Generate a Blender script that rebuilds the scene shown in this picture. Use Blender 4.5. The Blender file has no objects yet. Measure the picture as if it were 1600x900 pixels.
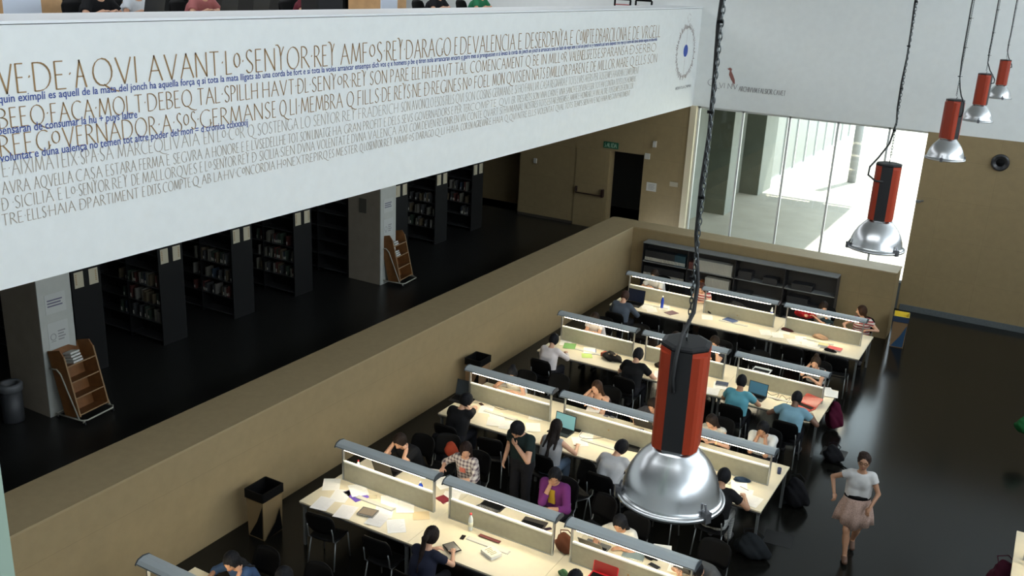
import bpy, math, random
import numpy as np
from mathutils import Vector, Matrix
random.seed(7)
S = bpy.context.scene
C = S.collection
R_ = math.radians
PI = math.pi

# ---------------------------------------------------------------- camera, world, light, exposure
CAM_H = 8.3
YAW, PITCH, ROLL, FPX = -0.508572378, 0.317459176, 0.0478198461, 1502.226
def _basis():
    ca, sa, cb, sb = math.cos(YAW), math.sin(YAW), math.cos(PITCH), math.sin(PITCH)
    fw = Vector((sa*cb, ca*cb, -sb)); rt = Vector((ca, -sa, 0)); up = rt.cross(fw)
    c, s = math.cos(ROLL), math.sin(ROLL)
    return rt*c+up*s, -rt*s+up*c, fw
CR, CU, CF = _basis()
cam = bpy.data.objects.new('camera', bpy.data.cameras.new('camera')); C.objects.link(cam)
cam.matrix_world = Matrix(((CR.x, CU.x, -CF.x, 0), (CR.y, CU.y, -CF.y, 0), (CR.z, CU.z, -CF.z, CAM_H), (0, 0, 0, 1)))
cam.data.sensor_width = 36; cam.data.lens = FPX/1600*36; cam.data.clip_start = .05; cam.data.clip_end = 400
S.camera = cam
def at(px, py, z):                       # where the ray through a pixel meets the height z
    v = CF*FPX+CR*(px-800)-CU*(py-450); t = (z-CAM_H)/v.z
    return Vector((0, 0, CAM_H))+v*t
def atY(px, py, Y):
    v = CF*FPX+CR*(px-800)-CU*(py-450); return Vector((0, 0, CAM_H))+v*(Y/v.y)
def atX(px, py, X):
    v = CF*FPX+CR*(px-800)-CU*(py-450); return Vector((0, 0, CAM_H))+v*(X/v.x)

S.view_settings.view_transform = 'Standard'; S.view_settings.look = 'None'
S.view_settings.exposure = 0.0; S.view_settings.gamma = 1.0; S.view_settings.use_curve_mapping = False
w = bpy.data.worlds.new('sky'); S.world = w; w.use_nodes = True
w.node_tree.nodes['Background'].inputs[0].default_value = (.80, .90, 1.0, 1)
w.node_tree.nodes['Background'].inputs[1].default_value = 5.0
def light(name, kind, loc, rot, energy, col, **k):
    l = bpy.data.lights.new(name, kind); l.energy = energy; l.color = col
    for a, b in k.items(): setattr(l, a, b)
    o = bpy.data.objects.new(name, l); o.location = loc; o.rotation_euler = rot; C.objects.link(o); return o
light('sun', 'SUN', (0, 20, 30), (R_(-28), R_(8), 0), 15.0, (1, .97, .92), angle=R_(1))
# clerestory daylight: a long high window band in the right wall
light('clerestory_daylight', 'AREA', (6.8, 14, 9.7), (0, R_(86), 0), 1000, (.86, .95, 1.0), shape='RECTANGLE', size=2.0, size_y=24)
# area light added out of view to brighten the gallery and its cap
light('gallery_ceiling_light', 'AREA', (-14.5, 14, 10.6), (0, 0, 0), 800, (.92, .96, 1.0), shape='RECTANGLE', size=5, size_y=24)
light('roof_daylight', 'AREA', (-3, 2.5, 11.3), (R_(14), 0, 0), 260, (.92, .97, 1.0), shape='RECTANGLE', size=9, size_y=3)  # added overhead fill below the closed ceiling; no roof opening is built

# ---------------------------------------------------------------- materials
MATS = {}
def mat(name, col, rough=.6, metal=0, spec=.5, emit=0, noise=0, nscale=20, bump=0, alpha=None, emcol=None):
    if name in MATS: return MATS[name]
    m = bpy.data.materials.new(name); m.use_nodes = True; nt = m.node_tree; b = nt.nodes['Principled BSDF']
    b.inputs['Base Color'].default_value = (*col, 1); b.inputs['Roughness'].default_value = rough
    b.inputs['Metallic'].default_value = metal; b.inputs['Specular IOR Level'].default_value = spec
    if emit:
        b.inputs['Emission Color'].default_value = (*(emcol or col), 1); b.inputs['Emission Strength'].default_value = emit
    if noise or bump:
        tc = nt.nodes.new('ShaderNodeTexCoord'); n = nt.nodes.new('ShaderNodeTexNoise'); n.inputs['Scale'].default_value = nscale; n.inputs['Detail'].default_value = 5
        nt.links.new(tc.outputs['Object'], n.inputs['Vector'])
        if noise:
            r = nt.nodes.new('ShaderNodeMapRange'); r.inputs[1].default_value = .3; r.inputs[2].default_value = .7
            r.inputs[3].default_value = 1-noise; r.inputs[4].default_value = 1+noise
            x = nt.nodes.new('ShaderNodeVectorMath'); x.operation = 'SCALE'; x.inputs[0].default_value = col
            nt.links.new(n.outputs['Fac'], r.inputs[0]); nt.links.new(r.outputs[0], x.inputs['Scale']); nt.links.new(x.outputs[0], b.inputs['Base Color'])
        if bump:
            bp = nt.nodes.new('ShaderNodeBump'); bp.inputs['Strength'].default_value = bump; bp.inputs['Distance'].default_value = .01
            nt.links.new(n.outputs['Fac'], bp.inputs['Height']); nt.links.new(bp.outputs[0], b.inputs['Normal'])
    MATS[name] = m; return m
def glass_mat(name, tint=(.93, .97, .95), refl=.08):
    m = bpy.data.materials.new(name); m.use_nodes = True; nt = m.node_tree; nt.nodes.clear()
    o = nt.nodes.new('ShaderNodeOutputMaterial'); mx = nt.nodes.new('ShaderNodeMixShader'); t = nt.nodes.new('ShaderNodeBsdfTransparent'); g = nt.nodes.new('ShaderNodeBsdfGlossy')
    t.inputs[0].default_value = (*tint, 1); g.inputs['Roughness'].default_value = .03; mx.inputs[0].default_value = refl
    nt.links.new(t.outputs[0], mx.inputs[1]); nt.links.new(g.outputs[0], mx.inputs[2]); nt.links.new(mx.outputs[0], o.inputs[0]); MATS[name] = m; return m
def check_mat(name, c1, c2, scale, kind='plaid'):
    m = bpy.data.materials.new(name); m.use_nodes = True; nt = m.node_tree; b = nt.nodes['Principled BSDF']; b.inputs['Roughness'].default_value = .85
    tc = nt.nodes.new('ShaderNodeTexCoord'); sx = nt.nodes.new('ShaderNodeSeparateXYZ'); nt.links.new(tc.outputs['Object'], sx.inputs[0])
    def band(sock):
        a = nt.nodes.new('ShaderNodeMath'); a.operation = 'MULTIPLY'; a.inputs[1].default_value = scale; nt.links.new(sock, a.inputs[0])
        f = nt.nodes.new('ShaderNodeMath'); f.operation = 'FRACT'; nt.links.new(a.outputs[0], f.inputs[0])
        g = nt.nodes.new('ShaderNodeMath'); g.operation = 'GREATER_THAN'; g.inputs[1].default_value = .55; nt.links.new(f.outputs[0], g.inputs[0]); return g.outputs[0]
    z = band(sx.outputs['Z']); fac = z
    if kind == 'plaid':
        x = band(sx.outputs['X']); ad = nt.nodes.new('ShaderNodeMath'); ad.operation = 'ADD'; nt.links.new(z, ad.inputs[0]); nt.links.new(x, ad.inputs[1])
        ml = nt.nodes.new('ShaderNodeMath'); ml.operation = 'MULTIPLY'; ml.inputs[1].default_value = .5; nt.links.new(ad.outputs[0], ml.inputs[0]); fac = ml.outputs[0]
    mx = nt.nodes.new('ShaderNodeMix'); mx.data_type = 'RGBA'; mx.inputs[6].default_value = (*c1, 1); mx.inputs[7].default_value = (*c2, 1)
    nt.links.new(fac, mx.inputs[0]); nt.links.new(mx.outputs[2], b.inputs['Base Color']); MATS[name] = m; return m
def wall_mat(name, col, tile=None, rough=.6, n=.05):
    """plaster or stone slabs with fine joints"""
    m = mat(name, col, rough, noise=n, nscale=6, bump=.06)
    if tile:
        nt = m.node_tree; b = nt.nodes['Principled BSDF']; br = nt.nodes.new('ShaderNodeTexBrick'); tc = nt.nodes.new('ShaderNodeTexCoord'); mp = nt.nodes.new('ShaderNodeMapping')
        mp.inputs['Rotation'].default_value = tile[2]
        br.offset = 0; br.inputs['Scale'].default_value = 1; br.inputs['Brick Width'].default_value = tile[0]; br.inputs['Row Height'].default_value = tile[1]; br.inputs['Mortar Size'].default_value = .006
        br.inputs['Color1'].default_value = (1, 1, 1, 1); br.inputs['Color2'].default_value = (.97, .97, .97, 1); br.inputs['Mortar'].default_value = (.87, .87, .87, 1)
        nt.links.new(tc.outputs['Object'], mp.inputs[0]); nt.links.new(mp.outputs[0], br.inputs['Vector'])
        src = b.inputs['Base Color'].links[0].from_socket; mul = nt.nodes.new('ShaderNodeVectorMath'); mul.operation = 'MULTIPLY'
        nt.links.new(src, mul.inputs[0]); nt.links.new(br.outputs['Color'], mul.inputs[1]); nt.links.new(mul.outputs[0], b.inputs['Base Color'])
    return m
WHITE = wall_mat('white_plaster', (.78, .80, .785), n=.02)
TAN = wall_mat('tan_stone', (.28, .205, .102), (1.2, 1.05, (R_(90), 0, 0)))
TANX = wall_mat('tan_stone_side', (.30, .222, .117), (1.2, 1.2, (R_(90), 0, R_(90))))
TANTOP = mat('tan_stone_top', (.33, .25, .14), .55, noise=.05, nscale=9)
FLOOR = mat('dark_polished_floor', (.0062, .0060, .005), .17, spec=.26, noise=.12, nscale=2.0)
STACKF = mat('dark_stacks_floor', (.015, .015, .014), .35, noise=.1, nscale=3)
SLATE = mat('grey_slate', (.10, .115, .12), .5, noise=.1)
LAM = mat('cream_laminate', (.66, .585, .43), .45, noise=.02, nscale=8)
EDGE = mat('dark_desk_edge', (.06, .062, .065), .45)
STEEL = mat('brushed_steel', (.42, .44, .45), .32, metal=.85)
GREYP = mat('grey_painted_metal', (.42, .455, .465), .42, metal=.1)
PANEL = mat('frosted_grey_panel', (.33, .315, .235), .4, noise=.05, nscale=14)
TUBE = mat('lit_tube', (1, .88, .64), .5, emit=28)
BLACK = mat('black_plastic', (.003, .003, .0033), .6, spec=.12)
BLACKC = mat('black_cloth', (.009, .009, .011), .9)
RUBBER = mat('black_rubber', (.01, .01, .01), .6)
LEGM = mat('grey_leg_metal', (.20, .21, .21), .4, metal=.6)
PAPER = mat('white_paper', (.80, .78, .74), .8)
INK = mat('brown_ink', (.33, .20, .085), .8)
INK2 = mat('pale_brown_ink', (.42, .36, .29), .8)
BLUEINK = mat('blue_ink', (.04, .075, .30), .8)
GREYINK = mat('grey_ink', (.26, .25, .25), .8)
GLASS = glass_mat('window_glass')

# ---------------------------------------------------------------- mesh helpers
class MB:
    def __init__(s): s.v = []; s.f = []; s.m = []
    def add(s, vs, fs, mi=0):
        o = len(s.v); s.v += [tuple(v) for v in vs]; s.f += [tuple(o+i for i in f) for f in fs]; s.m += [mi]*len(fs); return s
    def box(s, a, b, mi=0):
        (x0, y0, z0), (x1, y1, z1) = a, b
        return s.add([(x0, y0, z0), (x1, y0, z0), (x1, y1, z0), (x0, y1, z0), (x0, y0, z1), (x1, y0, z1), (x1, y1, z1), (x0, y1, z1)],
                     [(3, 2, 1, 0), (4, 5, 6, 7), (0, 1, 5, 4), (1, 2, 6, 5), (2, 3, 7, 6), (3, 0, 4, 7)], mi)
    def cbox(s, c, d, rz=0, mi=0, rx=0):
        k = len(s.v); s.box((-d[0]/2, -d[1]/2, -d[2]/2), (d[0]/2, d[1]/2, d[2]/2), mi)
        M = Matrix.Translation(c) @ Matrix.Rotation(rz, 4, 'Z') @ Matrix.Rotation(rx, 4, 'X')
        for i in range(k, len(s.v)): s.v[i] = tuple(M @ Vector(s.v[i]))
        return s
    def tube(s, pts, r, n=8, mi=0, caps=True):
        pts = [Vector(p) for p in pts]; rs = r if isinstance(r, (list, tuple)) else [r]*len(pts); o = len(s.v)
        ref = None
        for i, p in enumerate(pts):
            t = (pts[min(i+1, len(pts)-1)]-pts[max(i-1, 0)])
            t = t.normalized() if t.length > 1e-9 else Vector((0, 0, 1))
            if ref is None: ref = Vector((0, 0, 1)) if abs(t.z) < .9 else Vector((1, 0, 0))
            a = (ref-t*ref.dot(t)).normalized(); b = t.cross(a); ref = a
            for k in range(n):
                q = p+(a*math.cos(2*PI*k/n)+b*math.sin(2*PI*k/n))*rs[i]; s.v.append(tuple(q))
        for i in range(len(pts)-1):
            for k in range(n):
                s.f.append((o+i*n+k, o+i*n+(k+1) % n, o+(i+1)*n+(k+1) % n, o+(i+1)*n+k)); s.m.append(mi)
        if caps:
            s.f.append(tuple(o+k for k in range(n))[::-1]); s.m.append(mi); s.f.append(tuple(o+(len(pts)-1)*n+k for k in range(n))); s.m.append(mi)
        return s
    def lathe(s, prof, c=(0, 0, 0), n=24, mi=0, a0=0, sq=(1, 1)):
        o = len(s.v)
        for r, z in prof:
            for k in range(n): s.v.append((c[0]+r*math.cos(2*PI*k/n+a0)*sq[0], c[1]+r*math.sin(2*PI*k/n+a0)*sq[1], c[2]+z))
        for i in range(len(prof)-1):
            for k in range(n): s.f.append((o+i*n+k, o+i*n+(k+1) % n, o+(i+1)*n+(k+1) % n, o+(i+1)*n+k)); s.m.append(mi)
        if prof[0][0] > 1e-4: s.f.append(tuple(o+k for k in range(n))[::-1]); s.m.append(mi)
        if prof[-1][0] > 1e-4: s.f.append(tuple(o+(len(prof)-1)*n+k for k in range(n))); s.m.append(mi)
        return s
    def prism(s, poly, y0, y1, axis='y', mi=0):      # poly in the plane across the axis
        n = len(poly)
        def P(a, b, t): return {'y': (a, t, b), 'x': (t, a, b), 'z': (a, b, t)}[axis]
        return s.add([P(a, b, y0) for a, b in poly]+[P(a, b, y1) for a, b in poly],
                     [tuple(range(n))[::-1], tuple(range(n, 2*n))]+[(i, (i+1) % n, n+(i+1) % n, n+i) for i in range(n)], mi)
    def ell(s, c, r, n=12, m=8, mi=0, M=None):
        o = len(s.v); M = M or Matrix.Identity(3); c = Vector(c)
        for i in range(m+1):
            ph = PI*i/m
            for k in range(n): s.v.append(tuple(c+M @ Vector((r[0]*math.sin(ph)*math.cos(2*PI*k/n), r[1]*math.sin(ph)*math.sin(2*PI*k/n), r[2]*math.cos(ph)))))
        for i in range(m):
            for k in range(n): s.f.append((o+i*n+k, o+(i+1)*n+k, o+(i+1)*n+(k+1) % n, o+i*n+(k+1) % n)); s.m.append(mi)
        return s
    def data(s, name, mats, smooth=False):
        me = bpy.data.meshes.new(name); me.from_pydata(s.v, [], s.f)
        for m in (mats if isinstance(mats, (list, tuple)) else [mats]): me.materials.append(m)
        if any(s.m): me.polygons.foreach_set('material_index', s.m)
        if smooth: me.polygons.foreach_set('use_smooth', [True]*len(me.polygons))
        me.update(); return me
    def build(s, name, mats, parent=None, smooth=False, bevel=0, label=None):
        o = bpy.data.objects.new(name, s.data(name, mats, smooth)); C.objects.link(o)
        if parent: o.parent = parent
        if bevel:
            b = o.modifiers.new('bevel', 'BEVEL'); b.width = bevel; b.segments = 2; b.limit_method = 'ANGLE'
        if label: o['label'] = label
        return o
def tag(o, label=None, cat=None, group=None, kind=None):
    if label: o['label'] = label
    if cat: o['category'] = cat
    if group: o['group'] = group
    if kind: o['kind'] = kind
    return o
def thing(name, label, cat, loc=(0, 0, 0), rz=0, group=None):
    o = bpy.data.objects.new(name, None); C.objects.link(o); o.location = loc; o.rotation_euler = (0, 0, rz); o.empty_display_size = .1
    return tag(o, label, cat, group)
def struct(name, mb, m, label=None, bevel=0, parent=None):
    o = mb.build(name, m, parent, bevel=bevel); o['kind'] = 'structure'
    if label: o['label'] = label
    return o
def kids(o): return [c for c in C.objects if c.parent == o]
def copy_tree(o, parent=None, kidmap=None):
    c = o.copy(); C.objects.link(c)
    if parent: c.parent = parent
    for ch in kidmap[o.name] if kidmap and o.name in kidmap else []: copy_tree(ch, c, kidmap)
    return c
def family(root):
    km = {}
    def rec(o):
        km[o.name] = kids(o)
        for k in km[o.name]: rec(k)
    rec(root); return km
def dup(root, km, loc, rz, label, group=None):
    c = copy_tree(root, None, km); c.location = loc; c.rotation_euler = (0, 0, rz); c['label'] = label
    if group: c['group'] = group
    return c
def smoothmod(o, l=1):
    s = o.modifiers.new('sub', 'SUBSURF'); s.levels = l; s.render_levels = l; return o

# ---------------------------------------------------------------- structure
BW = 27.05      # plane of the end wall
XP = -9.78      # hall face of the long parapet
FS = .73        # level of the book stacks floor
struct('floor', MB().box((XP-.02, -6, -.2), (9, BW+.3, 0)), FLOOR)
struct('floor_stacks', MB().box((-24, -6, FS-.2), (-10.66, 28.6, FS)), STACKF)
struct('floor_upper', MB().box((-24, -6, 4.85), (-10.43, 28.6, 6.68)), mat('upper_floor', (.25, .25, .25), .5))
struct('wall_long_parapet', MB().box((-10.68, -6, 0), (XP, 25.0, 1.70)), TANX)
struct('wall_end_parapet', MB().box((XP, 24.3, 0), (-2.80, 25.0, 1.70)), TAN)
cap = MB().prism([(-10.70, -6), (-9.765, -6), (-9.765, 24.285), (-2.785, 24.285), (-2.785, 25.02), (-10.70, 25.02)], 1.70, 1.735, 'z')
struct('trim_1', cap, TANTOP, 'tan stone coping along the top of both parapets')
banner = struct('wall_gallery_front', MB().box((-10.43, -6, 4.85), (-9.39, BW, 7.56)), WHITE)
struct('trim_2', MB().box((-10.45, -6, 7.57), (-9.375, BW, 7.60)), mat('white_cap', (.80, .82, .83), .45), 'glossy white cap on top of the gallery front wall')
struct('wall_back_upper', MB().box((-24, BW, 4.86), (9, BW+.3, 11.8)), WHITE)
struct('wall_back_right', MB().box((-2.97, BW, 0), (9, BW+.3, 4.86)), TAN)
struct('wall_back_under_window', MB().box((-10.6, BW+.02, 0), (-2.97, BW+.3, FS)), SLATE)
dw = MB(); dw.box((-15, BW, FS), (-11.83, BW+.3, 4.86)); dw.box((-11.83, BW, 3.23), (-10.74, BW+.3, 4.86)); dw.box((-10.74, BW, FS), (-9.42, BW+.3, 4.86))
struct('wall_back_left', dw, TAN)
struct('trim_3', MB().box((-9.42, BW-.05, FS), (-9.24, BW+.35, 4.86)), mat('cream_jamb', (.72, .63, .44), .5), 'cream window jamb')  # the reveal's brightness from the window is put into its cream colour
struct('wall_recess', MB().box((-24, 28.3, FS), (-15, 28.6, 4.86)).box((-15.2, BW+.3, FS), (-15, 28.3, 4.86)), TAN)
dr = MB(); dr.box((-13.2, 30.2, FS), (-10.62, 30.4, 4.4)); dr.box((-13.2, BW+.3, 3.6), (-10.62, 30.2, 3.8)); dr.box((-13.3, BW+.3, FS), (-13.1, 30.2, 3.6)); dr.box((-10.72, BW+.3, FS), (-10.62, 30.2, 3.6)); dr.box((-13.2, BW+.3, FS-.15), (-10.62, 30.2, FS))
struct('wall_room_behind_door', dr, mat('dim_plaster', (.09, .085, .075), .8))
struct('wall_right', MB().box((7.0, -6, 0), (7.3, BW, 8.5)).box((7.0, -6, 11), (7.3, BW, 11.8)), WHITE)
struct('wall_front', MB().box((-24, -6.3, 0), (9, -6, 11.8)), WHITE)
struct('wall_left_far', MB().box((-24.3, -6, 0), (-24, 28.6, 11.8)), mat('dark_far_wall', (.06, .055, .05), .8))
ce = MB(); ce.box((-24, -6, 11.8), (9, BW+.3, 12.0)); struct('ceiling', ce, mat('ceiling_plaster', (.6, .62, .62), .8))
struct('baseboard_right', MB().box((-2.90, BW-.03, 0), (9, BW, .16)), SLATE)
struct('baseboard_back_left', MB().box((-15, BW-.02, FS), (-11.85, BW, FS+.08)), mat('dark_skirting', (.05, .04, .03), .6))
struct('wall_near_corner', MB().box((-1.75, .58, 6.68), (atY(21, 880, .70).x, .70, 11.8)), mat('pale_green_corner', (.22, .29, .23), .7), 'pale green wall edge close to the viewer, lower left')
# the two square columns of the stacks, going up through the gallery
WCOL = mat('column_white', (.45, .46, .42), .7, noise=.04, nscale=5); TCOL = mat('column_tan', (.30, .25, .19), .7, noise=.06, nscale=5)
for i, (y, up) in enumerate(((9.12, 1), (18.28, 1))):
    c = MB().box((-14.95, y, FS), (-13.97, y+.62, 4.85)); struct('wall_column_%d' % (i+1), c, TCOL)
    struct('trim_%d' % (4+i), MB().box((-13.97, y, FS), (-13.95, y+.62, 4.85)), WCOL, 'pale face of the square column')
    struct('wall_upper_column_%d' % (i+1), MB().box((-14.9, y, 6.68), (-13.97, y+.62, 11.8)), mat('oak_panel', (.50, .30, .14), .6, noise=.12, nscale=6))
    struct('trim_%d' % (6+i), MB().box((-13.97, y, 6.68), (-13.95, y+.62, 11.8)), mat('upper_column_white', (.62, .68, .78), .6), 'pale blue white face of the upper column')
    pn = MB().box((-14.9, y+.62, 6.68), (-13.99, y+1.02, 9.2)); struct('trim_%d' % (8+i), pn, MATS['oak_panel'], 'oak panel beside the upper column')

# end window with its posts and panes
mull = [-9.2, -7.9, -6.57, -5.26, -3.93]
wf = MB()
for x in mull: wf.box((x-.028, BW+.1, FS), (x+.028, BW+.17, 4.86))
wf.box((-9.24, BW+.1, FS), (-2.97, BW+.17, FS+.05)); wf.box((-9.24, BW+.1, 4.80), (-2.97, BW+.17, 4.86))
w1 = struct('window_1', wf, mat('white_alu', (.62, .63, .62), .4, metal=.2), 'tall window with slim aluminium posts')
ed = mull+[-2.98]
for a, b in zip(ed[:-1], ed[1:]):
    g = MB().box((a+.03, BW+.13, FS+.05), (b-.03, BW+.14, 4.8)).build('pane', GLASS, w1)

# terrace outside
CONC = mat('terrace_concrete', (.35, .33, .28), .8, noise=.08, nscale=1.2)
SLAB = mat('green_grey_stone', (.075, .085, .066), .7, noise=.15, nscale=2.5)
PALE = mat('pale_green_stone', (.20, .215, .19), .7, noise=.06, nscale=3)
struct('floor_terrace', MB().box((-30, BW+.3, FS-.3), (40, 110, FS)), CONC)
struct('wall_terrace_left', MB().box((-10.6, BW+.35, FS), (-10.15, 37.8, 5.2)), PALE)
for n, (x0, x1, y0, y1) in enumerate(((-10.15, -9.42, 31.5, 32.3), (-10.15, -9.42, 35.5, 36.9))):
    struct('wall_pier_%d' % (n+1), MB().box((x0, y0, FS), (x1-.02, y1, 5.2)), SLAB)
    struct('trim_%d' % (12+n), MB().box((x1-.02, y0, FS), (x1, y1+.3, 5.2)), PALE, 'pale side face of the terrace pier')
struct('ceiling_terrace', MB().box((-10.6, BW+.3, 5.2), (-5.4, 38.5, 5.5)), CONC)  # unseen slab added to shade the left part of the terrace
gw = MB()
for k in range(9): gw.box((-9.62, 37.2+k*1.9, FS), (-9.52, 37.28+k*1.9, 5.2))
gw.box((-9.66, 37.2, FS), (-9.45, 52.6, FS+.22)); gw.box((-9.62, 37.2, 5.1), (-9.52, 52.6, 5.2))
w2 = struct('window_2', gw, MATS['white_alu'], 'glazed front along the terrace')
for k in range(8): MB().box((-9.58, 37.3+k*1.9, FS+.22), (-9.56, 39.08+k*1.9, 5.1)).build('pane', mat('bluish_glazing', (.12, .15, .15), .15), w2)
struct('wall_terrace_interior', MB().box((-16, 38, FS), (-12, 60, 5.5)), MATS['pale_green_stone'])
tag(MB().lathe([(.17, 0), (.17, 5)], n=20).build('terrace_column', mat('terrace_column_grey', (.25, .26, .27), .6), smooth=True), 'slim round grey column standing on the bright terrace', 'column').location = (-7.05, 40.8, FS)
struct('wall_terrace_far', MB().box((-30, 78, FS), (40, 79, 9)), mat('bright_render', (.75, .74, .70), .8))

# ---------------------------------------------------------------- doors, sign, notices on the end wall
d1 = struct('door_1', MB().box((-12.98, BW-.03, FS), (-11.85, BW, 3.22)), TAN, 'tan door leaf flush with the stone wall')
b = MB(); b.tube([(-12.9, BW-.04, 1.95), (-12.9, BW-.13, 1.93), (-12.88, BW-.14, 1.80), (-12.0, BW-.14, 1.80)], .022, 8); b.cbox((-11.98, BW-.09, 1.88), (.07, .11, .24)); b.cbox((-12.9, BW-.06, 1.90), (.06, .06, .16))
b.build('panic_bar', mat('dark_red_black', (.03, .012, .01), .4), d1)
def on_wall(name, px, py, w_, h_, m, label, cat, Y=BW, d=.012):
    p = atY(px, py, Y); o = MB().box((-w_/2, -d, -h_/2), (w_/2, 0, h_/2)).build(name, m); o.location = (p.x, Y-.004, p.z); return tag(o, label, cat)
GREEN = mat('exit_green', (.015, .11, .055), .5); PGREEN = mat('pale_green_letters', (.42, .60, .45), .6)

# stroke lettering drawn with a broad nib
def arc(cx, cy, rx, ry, a0, a1, n=9): return [(cx+rx*math.cos(R_(a0+(a1-a0)*i/n)), cy+ry*math.sin(R_(a0+(a1-a0)*i/n))) for i in range(n+1)]
GL = {
 'A': (.72, [[(0, 0), (.36, 1)], [(.34, 1), (.74, 0)], [(.13, .4), (.60, .4)]]),
 'B': (.48, [[(0, 0), (0, 1)], [(0, 1)]+arc(.1, .77, .30, .23, 90, -90)+[(0, .54)], arc(.1, .27, .38, .27, 90, -90)+[(0, 0)]]),
 'C': (.70, [arc(.45, .5, .45, .51, 55, 300, 12)]),
 'D': (.72, [[(0, 0), (0, 1)], [(0, 1)]+arc(.2, .5, .5, .5, 90, -90, 11)+[(0, 0)]]),
 'E': (.42, [[(0, 0), (0, 1)], [(0, 1), (.36, 1)], [(0, .52), (.30, .52)], [(0, 0), (.42, 0)]]),
 'F': (.40, [[(0, 0), (0, 1)], [(0, 1), (.38, 1)], [(0, .52), (.30, .52)]]),
 'G': (.75, [arc(.45, .5, .45, .51, 55, 330, 12), [(.74, .42), (.74, .05)]]),
 'H': (.66, [[(0, 0), (0, 1)], [(.62, 0), (.62, 1)], [(0, .5), (.62, .5)]]),
 'I': (.06, [[(0, 0), (0, 1)]]),
 'L': (.42, [[(0, 1), (0, 0)], [(0, 0), (.42, .02)]]),
 'M': (.84, [[(0, 0), (.12, 1)], [(.12, 1), (.42, .1)], [(.42, .1), (.72, 1)], [(.72, 1), (.84, 0)]]),
 'N': (.66, [[(0, 0), (0, 1)], [(0, 1), (.64, 0)], [(.64, 0), (.64, 1)]]),
 'O': (.84, [arc(.42, .5, .42, .51, 90, 450, 16)]),
 'o': (.50, [arc(.25, .58, .24, .30, 90, 450, 12)]),
 'P': (.44, [[(0, 0), (0, 1)], [(0, 1)]+arc(.1, .74, .32, .26, 90, -90)+[(0, .48)]]),
 'Q': (.84, [arc(.42, .5, .42, .51, 90, 450, 16), [(.45, .02), (.75, -.18), (1.1, -.28), (1.25, -.25)]]),
 'R': (.52, [[(0, 0), (0, 1)], [(0, 1)]+arc(.1, .75, .30, .25, 90, -90)+[(0, .50)], [(.15, .5), (.56, 0)]]),
 'S': (.46, [arc(.25, .76, .19, .24, 40, 200, 8)+[(.14, .58), (.36, .40)]+arc(.22, .24, .22, .25, 20, -150, 8)]),
 'T': (.56, [[(.28, 0), (.28, 1)], [(0, 1), (.56, 1)]]),
 'V': (.70, [[(0, 1), (.36, 0)], [(.36, 0), (.70, 1)]]),
 'U': (.60, [[(0, 1), (0, .3)]+arc(.3, .3, .3, .3, 180, 360)+[(.6, 1)]]),
 'X': (.62, [[(0, 1), (.62, 0)], [(.6, 1), (.02, 0)]]),
 'Y': (.48, [[(-.12, 1.14), (.02, 1.14), (.16, 1.0), (.22, .6)], [(.44, 1.05), (.30, .8), (.22, .6)], [(.22, .6), (.22, 0)]]),
 'Z': (.55, [[(0, 1), (.55, 1), (0, 0), (.55, 0)]]),
 '%': (.72, [[(0, 0), (0, 1)], [(0, 1)]+arc(.2, .5, .5, .5, 90, -90, 11)+[(0, 0)], [(-.1, .55), (.2, .55)]]),
 '.': (.06, [[(.0, .50), (.05, .56)]]), ' ': (.16, [])}
def strokes(mb, strs, ox, oz, sx, sz, wmin, wmax, X, nib=25, put=None):
    put = put or (lambda a, b: (X, a, b))
    for st in strs:
        P = [Vector((ox+x*sx, oz+y*sz)) for x, y in st]
        for p, q in zip(P[:-1], P[1:]):
            d = q-p
            if d.length < 1e-6: continue
            ang = math.atan2(d.y, d.x); hw = (wmin+(wmax-wmin)*abs(math.sin(ang-R_(nib+90))) )/2 if False else (wmin+(wmax-wmin)*abs(math.sin(ang-R_(nib))))/2
            n = Vector((-d.y, d.x)).normalized()*hw; e = d.normalized()*hw*.4
            mb.add([put(*(p-n-e)), put(*(q-n+e)), put(*(q+n+e)), put(*(p+n-e))], [(0, 1, 2, 3)])
def text_width(t): return sum(GL[c][0]+.20 for c in t)
def line(mb, t, y0, y1, z0, z1, wmin, wmax, X=-9.386, put=None):
    k = (y1-y0)/text_width(t); x = y0
    for c in t:
        strokes(mb, GL[c][1], x, z0, k, z1-z0, wmin, wmax, X, put=put); x += (GL[c][0]+.20)*k
def bY(px, z=6.9):                        # Y on the gallery front for a pixel column at height z
    lo, hi = 3., 27.
    for _ in range(40):
        m_ = (lo+hi)/2; q = Vector((-9.39, m_, z-CAM_H)); X_ = 800+FPX*q.dot(CR)/q.dot(CF)
        lo, hi = (m_, hi) if X_ < px else (lo, m_)
    return lo
def words(name, rows, z0, z1, wmin, wmax, m, label):
    mb = MB()
    for (t, a), (_, b_) in zip(rows[:-1], rows[1:]): line(mb, t, bY(a, z1), bY(b_, z1), z0, z1, wmin, wmax)
    return mb.build(name, m, banner, label=label)
words('painted_line', [('VE.', -6), ('DE.', 50), ('A ', 115), ('QVI ', 143), ('AVANT.', 230), ('Lo.', 352), ('SENYOR.', 383), ('REY ', 491), ('AMFoS.', 532), ('REY.', 604), ('DARAGO ', 635), ('E ', 711), ('DEVALENCIA ', 720), ('E ', 811), ('DESERDENYA ', 822), ('E ', 892), ('CoMPTE ', 901), ('%BARCILONA ', 932), ('E DE ', 983), ('VRGELL', 1003), ('', 1034)], 6.885, 7.175, .007, .022, INK, 'top line of large brown capitals')
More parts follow.
